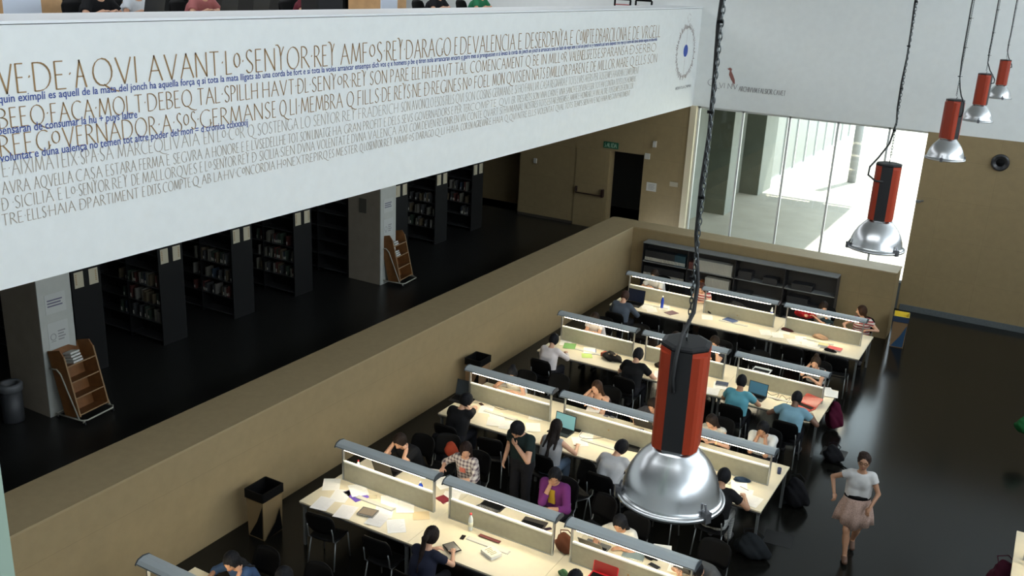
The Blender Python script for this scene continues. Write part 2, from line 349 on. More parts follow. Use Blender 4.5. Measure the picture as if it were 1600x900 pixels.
words('painted_line', [('BEEQ.', -4), ('FACA.', 78), ('MOLT.', 153), ('DEBEQ ', 230), ('TAL.', 308), ('SPILLH ', 350), ('HAVT.', 410), ('%L.', 465), ('SENYoR.', 487), ('REY ', 550), ('SON PARE ', 578), ('ELL HA ', 644), ('HAVT TAL ', 675), ('COMENCAMENT ', 735), ('Q BE IN MILLoR ', 822), ('VALENELSFETS ', 890), ('ESPARANSA ', 935), ('%SERBO', 985), ('', 1027)], 6.54, 6.74, .006, .016, INK, 'second line of brown capitals')
words('painted_line', [('REE', -2), ('GoVERNADOR.', 55), ('A.', 252), ('SoS.', 275), ('GERMANS', 312), ('E Q ', 425), ('LI.', 453), ('MEMBRA Q ', 470), ('FILLS.', 559), ('DE REYS.', 597), ('NE %.', 645), ('REGINES.', 675), ('No FOEL ', 724), ('MON ', 770), ('QVISIEN ', 792), ('NATS ', 832), ('%MILLOR ', 855), ('PAREN E DE ', 890), ('MILLOR MARE ', 935), ('Q ELLS SON', 985), ('', 1028)], 6.255, 6.47, .006, .016, INK, 'third line of brown capitals')
words('painted_line', [('E.AIXIMATEIX.', 2), ('SPA.', 125), ('SA MARCE', 155), ('QLIVAIA ', 240), ('EN Lo.', 318), ('CoR Q ', 357), ('SOSTENGA ', 402), ('LO SENYOR ', 470), ('REY FRADERICH ', 535), ('SON AVONCLO ', 627), ('ESOS FILLS ', 680), ('QVI SON ', 712), ('COSINS GERMANS ', 745), ('E SI HO FAN LVR CASA REGNARA E TOTS LVRS AFERS PER TOSTEMPS HAVRAN COMPLIMENT ', 800), ('', 1000)], 6.045, 6.20, .004, .010, INK2, 'fourth line of faint capitals')
words('painted_line', [('AVRA ', 2), ('AQVELLA ', 52), ('CASA ', 118), ('ESTARA ', 165), ('FERMA ', 217), ('E SEGVRA ', 260), ('A HONORE E ', 320), ('E LVSEDELLHE ', 385), ('TOT SON LINATGE ', 450), ('HA GRAN PROFIT ', 520), ('E DELS SEVS GOVERNADORS E PER TER', 600), ('COMPTE QVI ', 735), ('ER TRES REYS SON VNA CARN E VNA SANCH E DEVEN ESSER TOT HV CONTRA TOTS LOS HOMENS ', 800), ('', 995)], 5.86, 5.99, .004, .010, INK2, 'fifth line of faint capitals')
words('painted_line', [('% .', 2), ('SICILIA ', 22), ('E Lo.', 90), ('SENYOR ', 122), ('REY ', 175), ('DE ', 205), ('MALLORQVES ', 222), ('E Lo.', 312), ('SENYOR ', 333), ('REY % ', 372), ('SICILIA.', 405), ('SIEN ', 438), ('DVNA ', 465), ('VOLENTAT E DVNA ', 495), ('VALENCA AXI ', 575), ('COM DEVEN REVENIR EN VN ', 640), ('CONTE QVART SI HVMANAL ', 730), ('NOSTRES TOTS ESTAR ENSEMS E AMAR E HONRAR LA VN LALTRE TOSTEMPS DE BON COR', 820), ('', 990)], 5.695, 5.825, .004, .010, INK2, 'sixth line of faint capitals')
words('painted_line', [('TRE.', 2), ('ELLS.', 42), ('HAIA ', 76), ('%PARTIMENT ', 124), ('E DITS ', 222), ('COMPTE.', 254), ('Q AB ', 301), ('LA.', 334), ('HV.', 350), ('CoNCORDIA ', 370), ('HoNEXTREPIR', 433), ('Q ES ', 505), ('MESTER ', 525), ('Q LOSENYOR ', 562), ('REY NAMFoS ', 600), ('DARAGO ', 650), ('Q LI HAIA ', 680), ('COR EN AGREVIAR ', 720), ('E HAIA Q QVI NTRE ELLS ', 765), ('VOLENTAT QVAL TOTS TEMPS SIEN HV E NO HAIA NEGVN PARTIMENT', 840), ('', 985)], 5.535, 5.655, .004, .011, INK2, 'lowest line of faint capitals')
def blue(txt, xa, xb, z, h):
    cu = bpy.data.curves.new('blue_text', 'FONT'); cu.body = txt; cu.size = h; cu.shear = .04; cu.resolution_u = 2; cu.offset = .0012; cu.materials.append(BLUEINK)
    o = bpy.data.objects.new('blue_script_line', cu); C.objects.link(o); bpy.context.view_layer.update()
    a, b_ = bY(xa, z), bY(xb, z); k = (b_-a)/max(o.dimensions.x, .01)
    me = bpy.data.meshes.new_from_object(o.evaluated_get(bpy.context.evaluated_depsgraph_get())); bpy.data.objects.remove(o)
    for v in me.vertices: x, y, _ = v.co; v.co = (-9.385, a+x*k, z+y)
    ob = bpy.data.objects.new('blue_script_line', me); C.objects.link(ob); ob.parent = banner; ob['label'] = 'small blue handwritten line'
blue('quin eximpli es aquell de la mata del jonch ha aquella força q si tota la mata lligats ab una corda be fort e si tota la voles arrancar ensemps dich vos q x homens p be q tiren nola arrancaran encara q gaire mes si prenguessen e si levats la corda de jonch en jonch la arrancara tota un fadri de vuyt anys q sol un jonch no y romandra axi seria daquests tres reys q si entre ells havia devisio neguna ne discordia', -3, 1026, 6.797, .118)
blue('pensaran de consumar la hu + puys laltre', -4, 214, 6.48, .125)
blue('voluntat e duna ualença no temen tot altre poder del mon = d cronica cclxxxxij', 0, 387, 6.20, .125)
# round seal painted near the corner
mb = MB(); mc = MB(); ym, zm, ry, rz_ = 26.02, 6.42, .70, .68
for k in range(78):
    a = 2*PI*k/78+random.uniform(-.02, .02); r0 = random.uniform(.90, .96); r1 = random.uniform(1.03, 1.15)
    a2 = a+random.uniform(-.06, .06)
    strokes(mb, [[(r0*math.cos(a), r0*math.sin(a)), (r1*math.cos(a2), r1*math.sin(a2))]], ym, zm, ry, rz_, .006, .02, -9.386)
    if k % 3 == 0: strokes(mb, [[(r0*math.cos(a), r0*math.sin(a)), (r0*math.cos(a+.1), r0*math.sin(a+.1))]], ym, zm, ry, rz_, .006, .018, -9.386)
strokes(mb, [arc(0, 0, .99, .99, 0, 360, 40)], ym, zm, ry, rz_, .004, .010, -9.386)
strokes(mb, [[(0, .95), (0, .25)], [(-.02, -.25), (-.02, -.95)], [(0, 1.15), (-.15, 1.35), (.05, 1.5), (.22, 1.42)], [(.0, 1.12), (.25, 1.3)]], ym, zm, ry, rz_, .004, .009, -9.386)
mb.build('painted_seal', mat('seal_ink', (.27, .19, .17), .8), banner, label='round brown lettered seal')
mc.add([(-9.386, ym+.17*math.cos(2*PI*k/24), zm+.03+.165*math.sin(2*PI*k/24)) for k in range(24)], [tuple(range(24))])
sd = mc.build('seal_centre', mat('seal_blue', (.05, .10, .42), .7), banner, label='blue disc at the middle of the seal')
mb = MB(); line(mb, 'ARXIV % LA CoRoNA', 25.5, 26.75, 5.42, 5.49, .008, .016, -9.386); mb.build('painted_caption', GREYINK, banner, label='small grey caption under the seal')
# bird and signature line on the end wall
upw = bpy.data.objects['wall_back_upper']
putb = lambda a, b_: (a, BW-.006, b_)
mb = MB(); line(mb, 'Q', -9.0, -8.70, 5.47, 5.66, .008, .018, put=putb); line(mb, 'VI NV', -8.66, -8.1, 5.44, 5.58, .007, .014, put=putb); line(mb, 'ARCHIVVM FALSIOR CAVET', -8.08, -6.75, 5.40, 5.53, .007, .016, put=putb)
mb.build('painted_motto', GREYINK, upw, label='line of small grey lettering')
mb = MB(); bp = [(-.10, .26), (-.02, .30), (.04, .27), (.03, .20), (.09, .10), (.15, -.02), (.17, -.14), (.12, -.12), (.04, -.02), (-.03, .10), (-.02, .22)]
mb.add([(-8.38+x*1.0, BW-.006, 5.72+z) for x, z in bp], [tuple(range(len(bp)))]); strokes(mb, [[(.10, -.05), (.10, -.22)], [(.12, -.10), (.17, -.24)]], -8.38, 5.72, 1, 1, .006, .012, 0, put=putb)
mb.build('painted_bird', mat('red_brown_paint', (.30, .12, .10), .8), upw, label='small red brown bird figure')

s = on_wall('exit_sign', 955, 227, .50, .20, GREEN, 'green exit sign reading SALIDA above the dark doorway', 'sign')
mb = MB(); x = -.21
for ch in 'SALIDA':
    strokes(mb, GL[ch][1], x, -.06, .09, .12, .012, .018, 0, put=lambda a, b_: (a, -.014, b_)); x += .075 if ch != 'I' else .035
mb.build('lettering', PGREEN, s)
on_wall('notice', 931, 273, .30, .22, mat('pale_blue_paper', (.30, .36, .38), .7), 'pale blue notice on the wall above the panic bar', 'notice')
n = on_wall('notice', 1018, 292, .32, .26, mat('notice_paper', (.50, .48, .42), .7), 'white printed notice right of the dark doorway', 'notice')
mb = MB()
for k in range(4): mb.box((-.10, -.015, .06-k*.045), (.10-.03*(k % 2), -.013, .075-k*.045))
mb.build('print', GREYINK, n)
on_wall('notice', 1053, 288, .26, .14, mat('faint_paper', (.40, .35, .26), .7), 'faint small notice nearest the window jamb', 'notice')
on_wall('fire_alarm', 1012, 244, .16, .17, MATS['notice_paper'], 'small square alarm box at the top right of the doorway', 'alarm', d=.04)
on_wall('wall_lamp', 1024, 225, .09, .18, MATS['notice_paper'], 'small white wall lamp right of the exit sign', 'lamp', d=.08)
on_wall('wall_sensor', 837, 251, .10, .15, MATS['notice_paper'], 'small pale sensor on the tan wall near the recess', 'sensor', d=.05)
sp = thing('wall_speaker', 'round black speaker set high in the right tan wall', 'speaker', atY(1563, 254, BW)-Vector((0, .001, 0)))
mb = MB(); mb.lathe([(.13, .0), (.20, .0), (.215, .03), (.20, .06), (.15, .065), (.13, .03)], n=28); mb.v = [(v[0], -v[2], v[1]) for v in mb.v]; mb.build('rim', mat('speaker_rim', (.03, .03, .032), .35), sp, True)
mb = MB(); mb.lathe([(.14, .01), (.10, .03), (.0, .05)], n=24); mb.v = [(v[0], -v[2], v[1]) for v in mb.v]; mb.build('cone', BLACK, sp, True)
kb = thing('door_holder', 'small grey holder knob beside the window edge on the right wall', 'knob', (-2.80, BW, 3.05))
mb = MB(); mb.tube([(0, 0, 0), (-.06, -.12, 0)], .025, 8); mb.lathe([(.06, -.03), (.06, .03)], (-.10, -.14, 0), 12); mb.build('knob', LEGM, kb)

# ---------------------------------------------------------------- chairs and desks
def tubepts(pts, n=3):
    return pts
def make_chair():
    t = thing('chair', 'black chair', 'chair')
    g = MB(); N = 8            # seat shell, person faces +y
    def sheet(fn, nu, nv, th, name):
        mb = MB(); top = [[Vector(fn(i/nu, j/nv)) for j in range(nv+1)] for i in range(nu+1)]
        vs = []; 
        for s_ in (0, 1):
            for i in range(nu+1):
                for j in range(nv+1):
                    a = top[min(i+1, nu)][j]-top[max(i-1, 0)][j]; b_ = top[i][min(j+1, nv)]-top[i][max(j-1, 0)]
                    nn = a.cross(b_).normalized(); vs.append(top[i][j]-nn*th*s_)
        k = (nu+1)*(nv+1); fs = []
        for i in range(nu):
            for j in range(nv):
                q = (i*(nv+1)+j, (i+1)*(nv+1)+j, (i+1)*(nv+1)+j+1, i*(nv+1)+j+1); fs.append(q); fs.append(tuple(k+x for x in q[::-1]))
        ring = [i*(nv+1) for i in range(nu+1)]+[nu*(nv+1)+j for j in range(1, nv+1)]+[i*(nv+1)+nv for i in range(nu-1, -1, -1)]+[j for j in range(nv-1, 0, -1)]
        for a, b_ in zip(ring, ring[1:]+ring[:1]): fs.append((b_, a, k+a, k+b_))
        mb.add(vs, fs); return mb.build(name, BLACK, t, True)
    def seat(u, v):
        x = (u-.5)*2; y = (v-.5)*2; w_ = .225*(1-.10*abs(y)**3); return (x*w_, y*.205*(1-.10*abs(x)**4), .445+.018*x*x+(-.03*max(0, y-.5)**2*4)+.02*max(0, -y-.4)**2)
    def back(u, v):
        x = (u-.5)*2; w_ = .235*(1-.22*abs(v*2-1)**4); return (x*w_, -.235+.045*x*x-.10*v, .57+.34*v+.02*(1-x*x)*(v > .5))
    sheet(seat, 10, 8, .018, 'seat'); sheet(back, 10, 6, .016, 'backrest')
    for sx in (-1, 1):
        MB().tube([(sx*.20, .17, .43), (sx*.22, .20, 0)], .011, 8).build('leg', LEGM, t, True)
        MB().tube([(sx*.20, -.17, .43), (sx*.22, -.25, 0)], .011, 8).build('leg', LEGM, t, True)
        MB().tube([(sx*.20, .17, .425), (sx*.20, -.17, .425), (sx*.205, -.23, .48), (sx*.205, -.245, .60), (sx*.20, -.27, .70)], .010, 8).build('side_rail', LEGM, t, True)
    return t
CH = make_chair(); CHK = family(CH); ch_used = [False]
def chair(x, y, rz, label, group='black chairs at the study desks'):
    if not ch_used[0]:
        ch_used[0] = True; CH.location = (x, y, 0); CH.rotation_euler = (0, 0, rz); CH['label'] = label; CH['group'] = group; return CH
    return dup(CH, CHK, (x, y, 0), rz, label, group)

DW, DD = 1.957, 1.68
def make_desk():
    t = thing('study_desk', 'desk', 'desk')
    MB().box((0, 0, .722), (DW-.004, DD, .75)).build('desktop', [LAM], t, bevel=.004)
    MB().box((.0, .01, .695), (DW-.004, .04, .7215)).box((0, DD-.04, .695), (DW-.004, DD-.01, .7215)).box((.03, .02, .66), (.07, DD-.02, .7215)).box((DW-.07, .02, .66), (DW-.03, DD-.02, .7215)).build('frame', EDGE, t)
    for x in (.05, DW-.05):
        for y in (.06, DD-.06): MB().box((x-.02, y-.02, 0), (x+.02, y+.02, .66)).build('leg', LEGM, t)
    x0, x1, yc = .13, DW-.145, .86
    for s_ in (-1, 1):
        yy = .86+s_*.29
        cf = MB(); cf.box((.62, yy-.045, .7505), (1.30, yy+.045, .756)); cf.box((.64, yy-.035, .756), (1.28, yy+.035, .759), 1); cf.build('cable_flap', [STEEL, mat('flap_grey', (.50, .49, .44), .5)], t)
    p = MB().box((x0+.02, yc-.012, .765), (x1-.02, yc+.012, 1.055)).build('screen_panel', PANEL, t)
    MB().box((x0+.02, yc-.02, 1.055), (x1-.02, yc+.02, 1.08)).build('top_rail', mat('white_rail', (.80, .80, .74), .35), p)  # the lamp's reflection on the rail is put into its near-white colour
    MB().box((x0, yc-.02, .7505), (x1, yc+.02, .765)).build('bottom_rail', STEEL, p)
    for x in (x0, x1): MB().box((x-.011, yc-.022, .7505), (x+.011, yc+.022, 1.345)).build('post', STEEL, t)
    prof = [(-.115, 1.330), (-.115, 1.345), (-.075, 1.385), (.0, 1.400), (.085, 1.385), (.120, 1.350), (.120, 1.333), (.10, 1.345), (-.10, 1.345)]
    sh = MB().prism([(a+yc, b_) for a, b_ in prof], x0-.06, x1+.06, 'x').build('lamp_shade', GREYP, t, bevel=.003)
    for x in (x0-.075, x1+.06): MB().prism([(a*1.06+yc, (b_-1.36)*1.25+1.36) for a, b_ in prof[:7]], x, x+.015, 'x').build('end_cap', mat('dark_grey_cap', (.06, .07, .08), .4), sh)
    MB().box((x0-.06, yc-.119, 1.3455), (x1+.06, yc-.1155, 1.353)).build('edge_strip', MATS['dark_grey_cap'], sh)
    MB().box((x0+.10, yc-.10, 1.319), (x1-.10, yc-.07, 1.343)).box((x0+.10, yc+.07, 1.319), (x1-.10, yc+.10, 1.343)).build('light_tube', TUBE, t)
    return t
DK = make_desk(); DKK = family(DK); first = True
ROWY = {'A': 20.43, 'B': 16.76, 'C': 13.05, 'D': 9.42, 'E': 5.75}
XS = [-8.67, -8.67+DW, -8.67+2*DW]
rown = {'A': 'farthest row', 'B': 'second farthest row', 'C': 'third farthest row', 'D': 'nearest full row', 'E': 'bottom edge row'}
coln = ['parapet end', 'middle', 'aisle end']
for r in 'ABCDE':
    for i, x in enumerate(XS):
        if r == 'E' and i > 0: continue
        lab = 'cream study desk with lit grey lamp shade, %s of the %s' % (coln[i], rown[r])
        if first: DK.location = (x, ROWY[r], 0); DK['label'] = lab; DK['group'] = 'study desks with lamp shades'; first = False
        else: dup(DK, DKK, (x, ROWY[r], 0), 0, lab, 'study desks with lamp shades')
dup(DK, DKK, (.58, 13.05, 0), 0, 'cream study desk cut off by the right edge, across the aisle', 'study desks with lamp shades')

# ---------------------------------------------------------------- people
def nets(F, lo, h):
    """surface nets on a sampled field (negative inside)"""
    nx, ny, nz = F.shape; ins = F < 0
    c = [ins[a:nx-1+a, b:ny-1+b, d:nz-1+d] for a in (0, 1) for b in (0, 1) for d in (0, 1)]
    s_ = sum(x.astype(np.int8) for x in c); act = (s_ > 0) & (s_ < 8)
    idx = -np.ones(act.shape, int); ii = np.argwhere(act); idx[act] = np.arange(len(ii))
    P = np.zeros((len(ii), 3)); cnt = np.zeros(len(ii)); base = ii
    E_ = [((a, b, d), ax) for ax in range(3) for a in (0, 1) for b in (0, 1) for d in (0, 1) if (a, b, d)[ax] == 0]
    for (o, ax) in E_:
        p = base+np.array(o); q = p.copy(); q[:, ax] += 1
        f0 = F[p[:, 0], p[:, 1], p[:, 2]]; f1 = F[q[:, 0], q[:, 1], q[:, 2]]; m_ = (f0 < 0) != (f1 < 0)
        t = np.where(m_, f0/np.where(m_, f0-f1, 1), 0); r = p.astype(float); r[:, ax] += t; P[m_] += r[m_]; cnt[m_] += 1
    P = P/cnt[:, None]*h+lo; faces = []
    for ax in range(3):
        a1, a2 = (ax+1) % 3, (ax+2) % 3
        sl0 = [slice(None)]*3; sl1 = [slice(None)]*3; sl0[ax] = slice(0, -1); sl1[ax] = slice(1, None)
        ch = ins[tuple(sl0)] != ins[tuple(sl1)]; e = np.argwhere(ch)
        e = e[(e[:, a1] > 0) & (e[:, a2] > 0) & (e[:, a1] < F.shape[a1]-1) & (e[:, a2] < F.shape[a2]-1)]
        if len(e) == 0: continue
        def g(d1, d2):
            k = e.copy(); k[:, a1] -= d1; k[:, a2] -= d2; return idx[k[:, 0], k[:, 1], k[:, 2]]
        q = np.stack([g(1, 1), g(0, 1), g(0, 0), g(1, 0)], 1); fl = ins[e[:, 0], e[:, 1], e[:, 2]]
        q[~fl] = q[~fl][:, ::-1]; faces.append(q)
    return P, np.concatenate(faces)
def sd(prims, G, grow=0):
    out = None
    for p in prims:
        k = p.get('k', .03)
        if p['t'] == 'cap':
            a = np.array(p['a'], float); b_ = np.array(p['b'], float); ba = b_-a; pa = G-a; L = ba@ba+1e-12
            tt = pa@ba/L; h_ = np.clip(tt, 0, 1); d = np.linalg.norm(pa-h_[..., None]*ba, axis=-1)-(p['ra']+(p['rb']-p['ra'])*h_)-grow*p.get('g', 1)
            if 'cut' in p: d = np.maximum(d, (tt-p['cut'])*math.sqrt(L))
        else:
            q = (G-np.array(p['c'], float))@np.array(p['M'], float) if 'M' in p else G-np.array(p['c'], float)
            r = np.array(p['r'], float)+grow; l1 = np.linalg.norm(q/r, axis=-1); l2 = np.linalg.norm(q/(r*r), axis=-1)+1e-9; d = l1*(l1-1)/l2
        if p.get('sub'): out = np.maximum(out, -d); continue
        if out is None: out = d; continue
        h_ = np.clip(.5+.5*(out-d)/k, 0, 1); out = out*(1-h_)+d*h_-k*h_*(1-h_)
    return out
def bounds(prims, pad):
    lo = np.full(3, 9e9); hi = -lo
    for p in prims:
        if p.get('sub'): continue
        for c, r in ([(p['a'], p['ra']), (p['b'], p['rb'])] if p['t'] == 'cap' else [(p['c'], max(p['r']))]):
            lo = np.minimum(lo, np.array(c, float)-r-pad); hi = np.maximum(hi, np.array(c, float)+r+pad)
    return lo, hi
def sdf_mesh(prims, h=.015, grow=0, fn=None):
    lo, hi = bounds(prims, grow+.03+2*h); n = np.ceil((hi-lo)/h).astype(int)+1
    G = np.stack(np.meshgrid(*[lo[i]+h*np.arange(n[i]) for i in range(3)], indexing='ij'), -1)
    F = sd(prims, G, grow)
    if fn: F = fn(F, G)
    return nets(F, lo, h)
def cap_(a, b, ra, rb, **k): return dict(t='cap', a=tuple(a), b=tuple(b), ra=ra, rb=rb, **k)
def skinmat(tone):
    c = {'l': (.56, .31, .20), 'm': (.42, .22, .13), 'd': (.16, .08, .05)}[tone]; return mat('skin_'+tone, c, .55, noise=.03, nscale=15)
CLOTH = {}
def cloth(c, name=None):
    key = 'cloth_%d_%d_%d' % tuple(int(v*255) for v in c); return mat(key, c, .9, noise=.06, nscale=12, bump=.15, spec=.2)
def hairmat(c): return mat('hair_%d_%d_%d' % tuple(int(v*255) for v in c), c, .65, noise=.25, nscale=40, bump=.4, spec=.15)
EYE = mat('dark_eye', (.02, .012, .01), .3); LIP = mat('lip', (.35, .11, .09), .5)
def ik(a, b, l1, l2, pole):
    a, b, pole = Vector(a), Vector(b), Vector(pole); d = b-a; L = min(d.length, l1+l2-.005); dn = d.normalized(); b2 = a+dn*L
    x = (l1*l1-l2*l2+L*L)/(2*L); y = math.sqrt(max(l1*l1-x*x, 0)); pn = pole-dn*pole.dot(dn); pn = pn.normalized() if pn.length > 1e-5 else Vector((0, 0, -1))
    return a+dn*x+pn*y, b2
def hand_mesh(mb, wrist, d, nrm, side, curl=.5, mi=0):
    """palm and five fingers; d along the hand, nrm the back of the hand"""
    d = d.normalized(); nrm = (nrm-d*nrm.dot(d)).normalized(); x = d.cross(nrm)*side
    M = Matrix((x, d, nrm)).transposed(); mb.ell(wrist+d*.045, (.038, .055, .015), 10, 6, mi, M)
    for k, (off, L) in enumerate(((-.028, .062), (-.010, .075), (.009, .070), (.027, .055))):
        p = wrist+d*.08+x*off; pts = [wrist+d*.05+x*off*.8, p]; a = 0.15
        for sgm in (.42, .33, .27):
            a += curl; dd = d*math.cos(a)-nrm*math.sin(a)+x*off*1.5; p = p+dd*L*sgm; pts.append(p)
        mb.tube(pts, [.009, .009, .0085, .0075, .006], 6, mi)
    p = wrist+d*.02-x*.03; t1 = p+(d*.6-x*.75-nrm*.25).normalized()*.035; t2 = t1+(d*.9-x*.3-nrm*.4).normalized()*.028
    mb.tube([wrist+d*.015-x*.01, p, t1, t2], [.012, .011, .010, .007], 6, mi)
def head_mesh(mb, c, M, s=1.0):
    """skull, brow, nose, lips, chin and ears in the frame M (x right, y forward, z up)"""
    n, m_ = 36, 26; o = len(mb.v); c = Vector(c)
    ga = lambda x, x0, w_: math.exp(-((x-x0)/w_)**2)
    for i in range(m_+1):
        ph = PI*i/m_
        for k in range(n):
            th = 2*PI*k/n; dx, dy, dz = math.sin(ph)*math.cos(th), math.sin(ph)*math.sin(th), math.cos(ph)
            x, y, z = dx*.082, dy*.099, dz*.120
            if z < 0:
                t = -z/.118; x *= 1-.30*t*t; 
                if y > 0: y = y*(1-.12*t)+.012*t
                else: y *= 1-.35*t
            if dy > 0:
                y += .024*ga(dx, 0, .17)*ga(dz, -.22, .17)+.006*ga(dx, 0, .5)*ga(dz, .22, .12)-.010*(ga(dx, .38, .16)+ga(dx, -.38, .16))*ga(dz, .04, .12)
                y += .007*ga(dx, 0, .3)*ga(dz, -.55, .10)+.010*ga(dx, 0, .3)*ga(dz, -.85, .14)
            mb.v.append(tuple(c+M @ Vector((x, y, z))*s))
    for i in range(m_):
        for k in range(n): mb.f.append((o+i*n+k, o+(i+1)*n+k, o+(i+1)*n+(k+1) % n, o+i*n+(k+1) % n)); mb.m.append(0)
    for sx in (-1, 1):
        mb.ell(c+M @ Vector((sx*.077, -.005, -.01))*s, (.008*s, .017*s, .030*s), 8, 6, 0, M)
        mb.ell(c+M @ Vector((sx*.030, .078, .008))*s, (.014*s, .008*s, .006*s), 8, 4, 1, M)
        mb.ell(c+M @ Vector((sx*.030, .087, .030))*s, (.018*s, .006*s, .003*s), 8, 4, 1, M)
    mb.ell(c+M @ Vector((0, .093, -.062))*s, (.020*s, .007*s, .007*s), 10, 4, 2, M)
def rotM(pitch, yaw, roll=0): return (Matrix.Rotation(R_(yaw), 3, 'Z') @ Matrix.Rotation(R_(-pitch), 3, 'X') @ Matrix.Rotation(R_(roll), 3, 'Y'))
def human(loc, rz, label, tone='l', lean=28, hp=38, hy=0, hr=0, R='rest', L='rest', shirt=(.5, .5, .5), sleeve=.55, shirt_m=None, pants=(.010, .010, .013), hair='short', hairc=(.010, .008, .007),
          female=False, hip=None, legs=None, size=1.0, side=0, extra=None, bare=False, turn=0, shoe=(.03, .028, .03), skip_low=False, base_z=0):
    t = thing('person', label, 'person', (loc[0], loc[1], base_z), rz)
    f = 1.0 if female else 1.13; hip = Vector(hip or (0, 0, .53)); ln = R_(lean)
    sp = Vector((math.sin(R_(side)), math.sin(ln)*math.cos(R_(side)), math.cos(ln)*math.cos(R_(side)))).normalized(); T = .50*size
    rt = Matrix.Rotation(R_(turn), 3, 'Z') @ Vector((1, 0, 0)); fwd = sp.cross(rt).normalized()
    chest = hip+sp*T*.62-fwd*.015; neck = hip+sp*T+fwd*.02
    sh = [neck-sp*.035+rt*(sx*.160*f) for sx in (1, -1)]
    Mh = rotM(hp, hy, hr); hc = neck+sp*.05+Vector((0, 0, .03))+Mh @ Vector((0, .035, .115))
    hd = []
    for sx, w_ in ((1, R), (-1, L)):
        if isinstance(w_, (tuple, list)): hd.append(Vector(w_)); continue
        hd.append({'rest': Vector((sx*.10, .50, .80)), 'write': Vector((sx*.17, .56, .81)), 'wide': Vector((sx*.30, .50, .80)), 'cross': Vector((-sx*.08, .44, .80)),
                   'face': hc+Mh @ Vector((sx*.045, .09, -.12)), 'cheek': hc+Mh @ Vector((sx*.09, .05, -.10)), 'temple': hc+Mh @ Vector((sx*.10, .05, -.02)), 'crown': hc+Mh @ Vector((sx*.10, .03, .06)),
                   'lap': Vector((sx*.12, .30, .64)), 'side': sh[0 if sx > 0 else 1]+Vector((sx*.10, .04, -.52)), 'chest': chest+fwd*.215-rt*(sx*.0)+sp*.07}[w_])
    arms = []
    for i, sx in enumerate((1, -1)):
        w_ = (R, L)[i]; pole = Vector((sx*.9, -.25, -.6))
        if w_ in ('face', 'cheek', 'temple', 'crown'): pole = Vector((sx*.45, .25, -1))
        if w_ == 'side': pole = Vector((sx*.5, -1, 0))
        if w_ == 'chest': pole = Vector((sx*1.0, .10, -.55))
        tgt = hd[i]; el, wr = ik(sh[i], tgt-(tgt-sh[i]).normalized()*.03, .285*size*f, .255*size*f, pole); arms.append((sh[i], el, wr))
    if legs is None:
        legs = [[hip+Vector((sx*.09, .01, -.01)), hip+Vector((sx*.13, .42, -.02)), Vector((hip.x+sx*.14, hip.y+.40, .09)), Vector((hip.x+sx*.15, hip.y+.56, .04))] for sx in (1, -1)]
    ar = .050 if not female else .041
    tw = .075*f; tr = .100*f
    torso = [cap_(hip+rt*tw*.9, chest+rt*tw, tr+.008, tr+.005), cap_(hip-rt*tw*.9, chest-rt*tw, tr+.008, tr+.005), cap_(chest, neck-sp*.10, .11*f, .09*f), cap_(sh[0]-rt*.03, sh[1]+rt*.03, .055*f, .055*f, k=.06), cap_(sh[0]-rt*.10-sp*.10, sh[1]+rt*.10-sp*.10, .085*f, .085*f, k=.05)]
    if female: torso += [cap_(chest+fwd*.055+rt*.06, chest+fwd*.055+rt*.061, .062, .062), cap_(chest+fwd*.055-rt*.06, chest+fwd*.055-rt*.061, .062, .062)]
    neckp = [cap_(neck-sp*.05, hc-Mh @ Vector((0, .02, .05)), .055*f, .050*f, k=.03)]
    armp = []
    for a, e, w_ in arms: armp += [cap_(a, e, ar+.010, ar*.86, k=.02), cap_(e, w_, ar*.88, ar*.62, k=.012)]
    legp = []
    for a, k_, an, to in legs:
        legp += [cap_(a, k_, .082, .056, k=.03), cap_(k_, an, .054, .036, k=.02), cap_(k_*.7+an*.3, k_*.5+an*.5, .050, .044, k=.03), cap_(an-Vector((0, 0, .03)), to, .036, .028, k=.02)]
    P, Fc = sdf_mesh(torso+neckp+armp+legp, .017)
    mb = MB(); mb.add([tuple(p) for p in P], [tuple(int(i) for i in q) for q in Fc])
    head_mesh(mb, hc, Mh, size*(1.05 if female else 1.08))
    for i, (a, e, w_) in enumerate(arms):
        sx = (1, -1)[i]; mode = (R, L)[i]; d = (w_-e).normalized()
        if mode in ('rest', 'write', 'wide', 'cross'): d = (Vector((d.x, d.y, d.z*.2))).normalized(); nrm = Vector((0, 0, 1))
        elif mode in ('face', 'cheek', 'temple', 'crown'): d = (hc-w_+Mh @ Vector((0, 0, .06))).normalized(); nrm = (w_-hc).normalized()
        elif mode == 'chest': nrm = fwd; d = (d+Vector((-sx*.3, 0, .1))).normalized()
        else: nrm = Vector((sx, 0, 0)) if mode == 'side' else Vector((0, -.3, 1))
        hand_mesh(mb, w_-d*.005, d, nrm, sx, {'write': .55, 'side': .35, 'rest': .25, 'chest': .15}.get(mode, .3) if isinstance(mode, str) else .4)
    mb.build('body', [skinmat(tone), EYE, LIP], t, True)
    # clothing as children
    sl = []
    for a, e, w_ in arms:
        if sleeve <= 0: continue
        if sleeve <= 1: sl += [cap_(a, e, ar+.012, ar*.95+.006, k=.03, cut=sleeve)]
        else: sl += [cap_(a, e, ar+.010, ar*.90, k=.03), cap_(e, w_, ar*.92, ar*.68, k=.02, cut=sleeve-1)]
    NC = neck+sp*.01
    def neckcut(F, G):
        q = G-np.array(NC); up_ = q@np.array(sp); rad = np.linalg.norm(q-up_[..., None]*np.array(sp), axis=-1)
        F = np.maximum(F, np.minimum(up_-.0, .075-rad)) if not bare else np.maximum(F, np.minimum(up_+.09, 9))
        if bare:
            st = [cap_(chest+sp*.05+rt*(sx*.07)+fwd*.07, neck+rt*(sx*.075), .02, .02) for sx in (1, -1)]+[cap_(neck+rt*(sx*.075), chest+rt*(sx*.08)-fwd*.08, .02, .02) for sx in (1, -1)]
        return F
    bt = torso
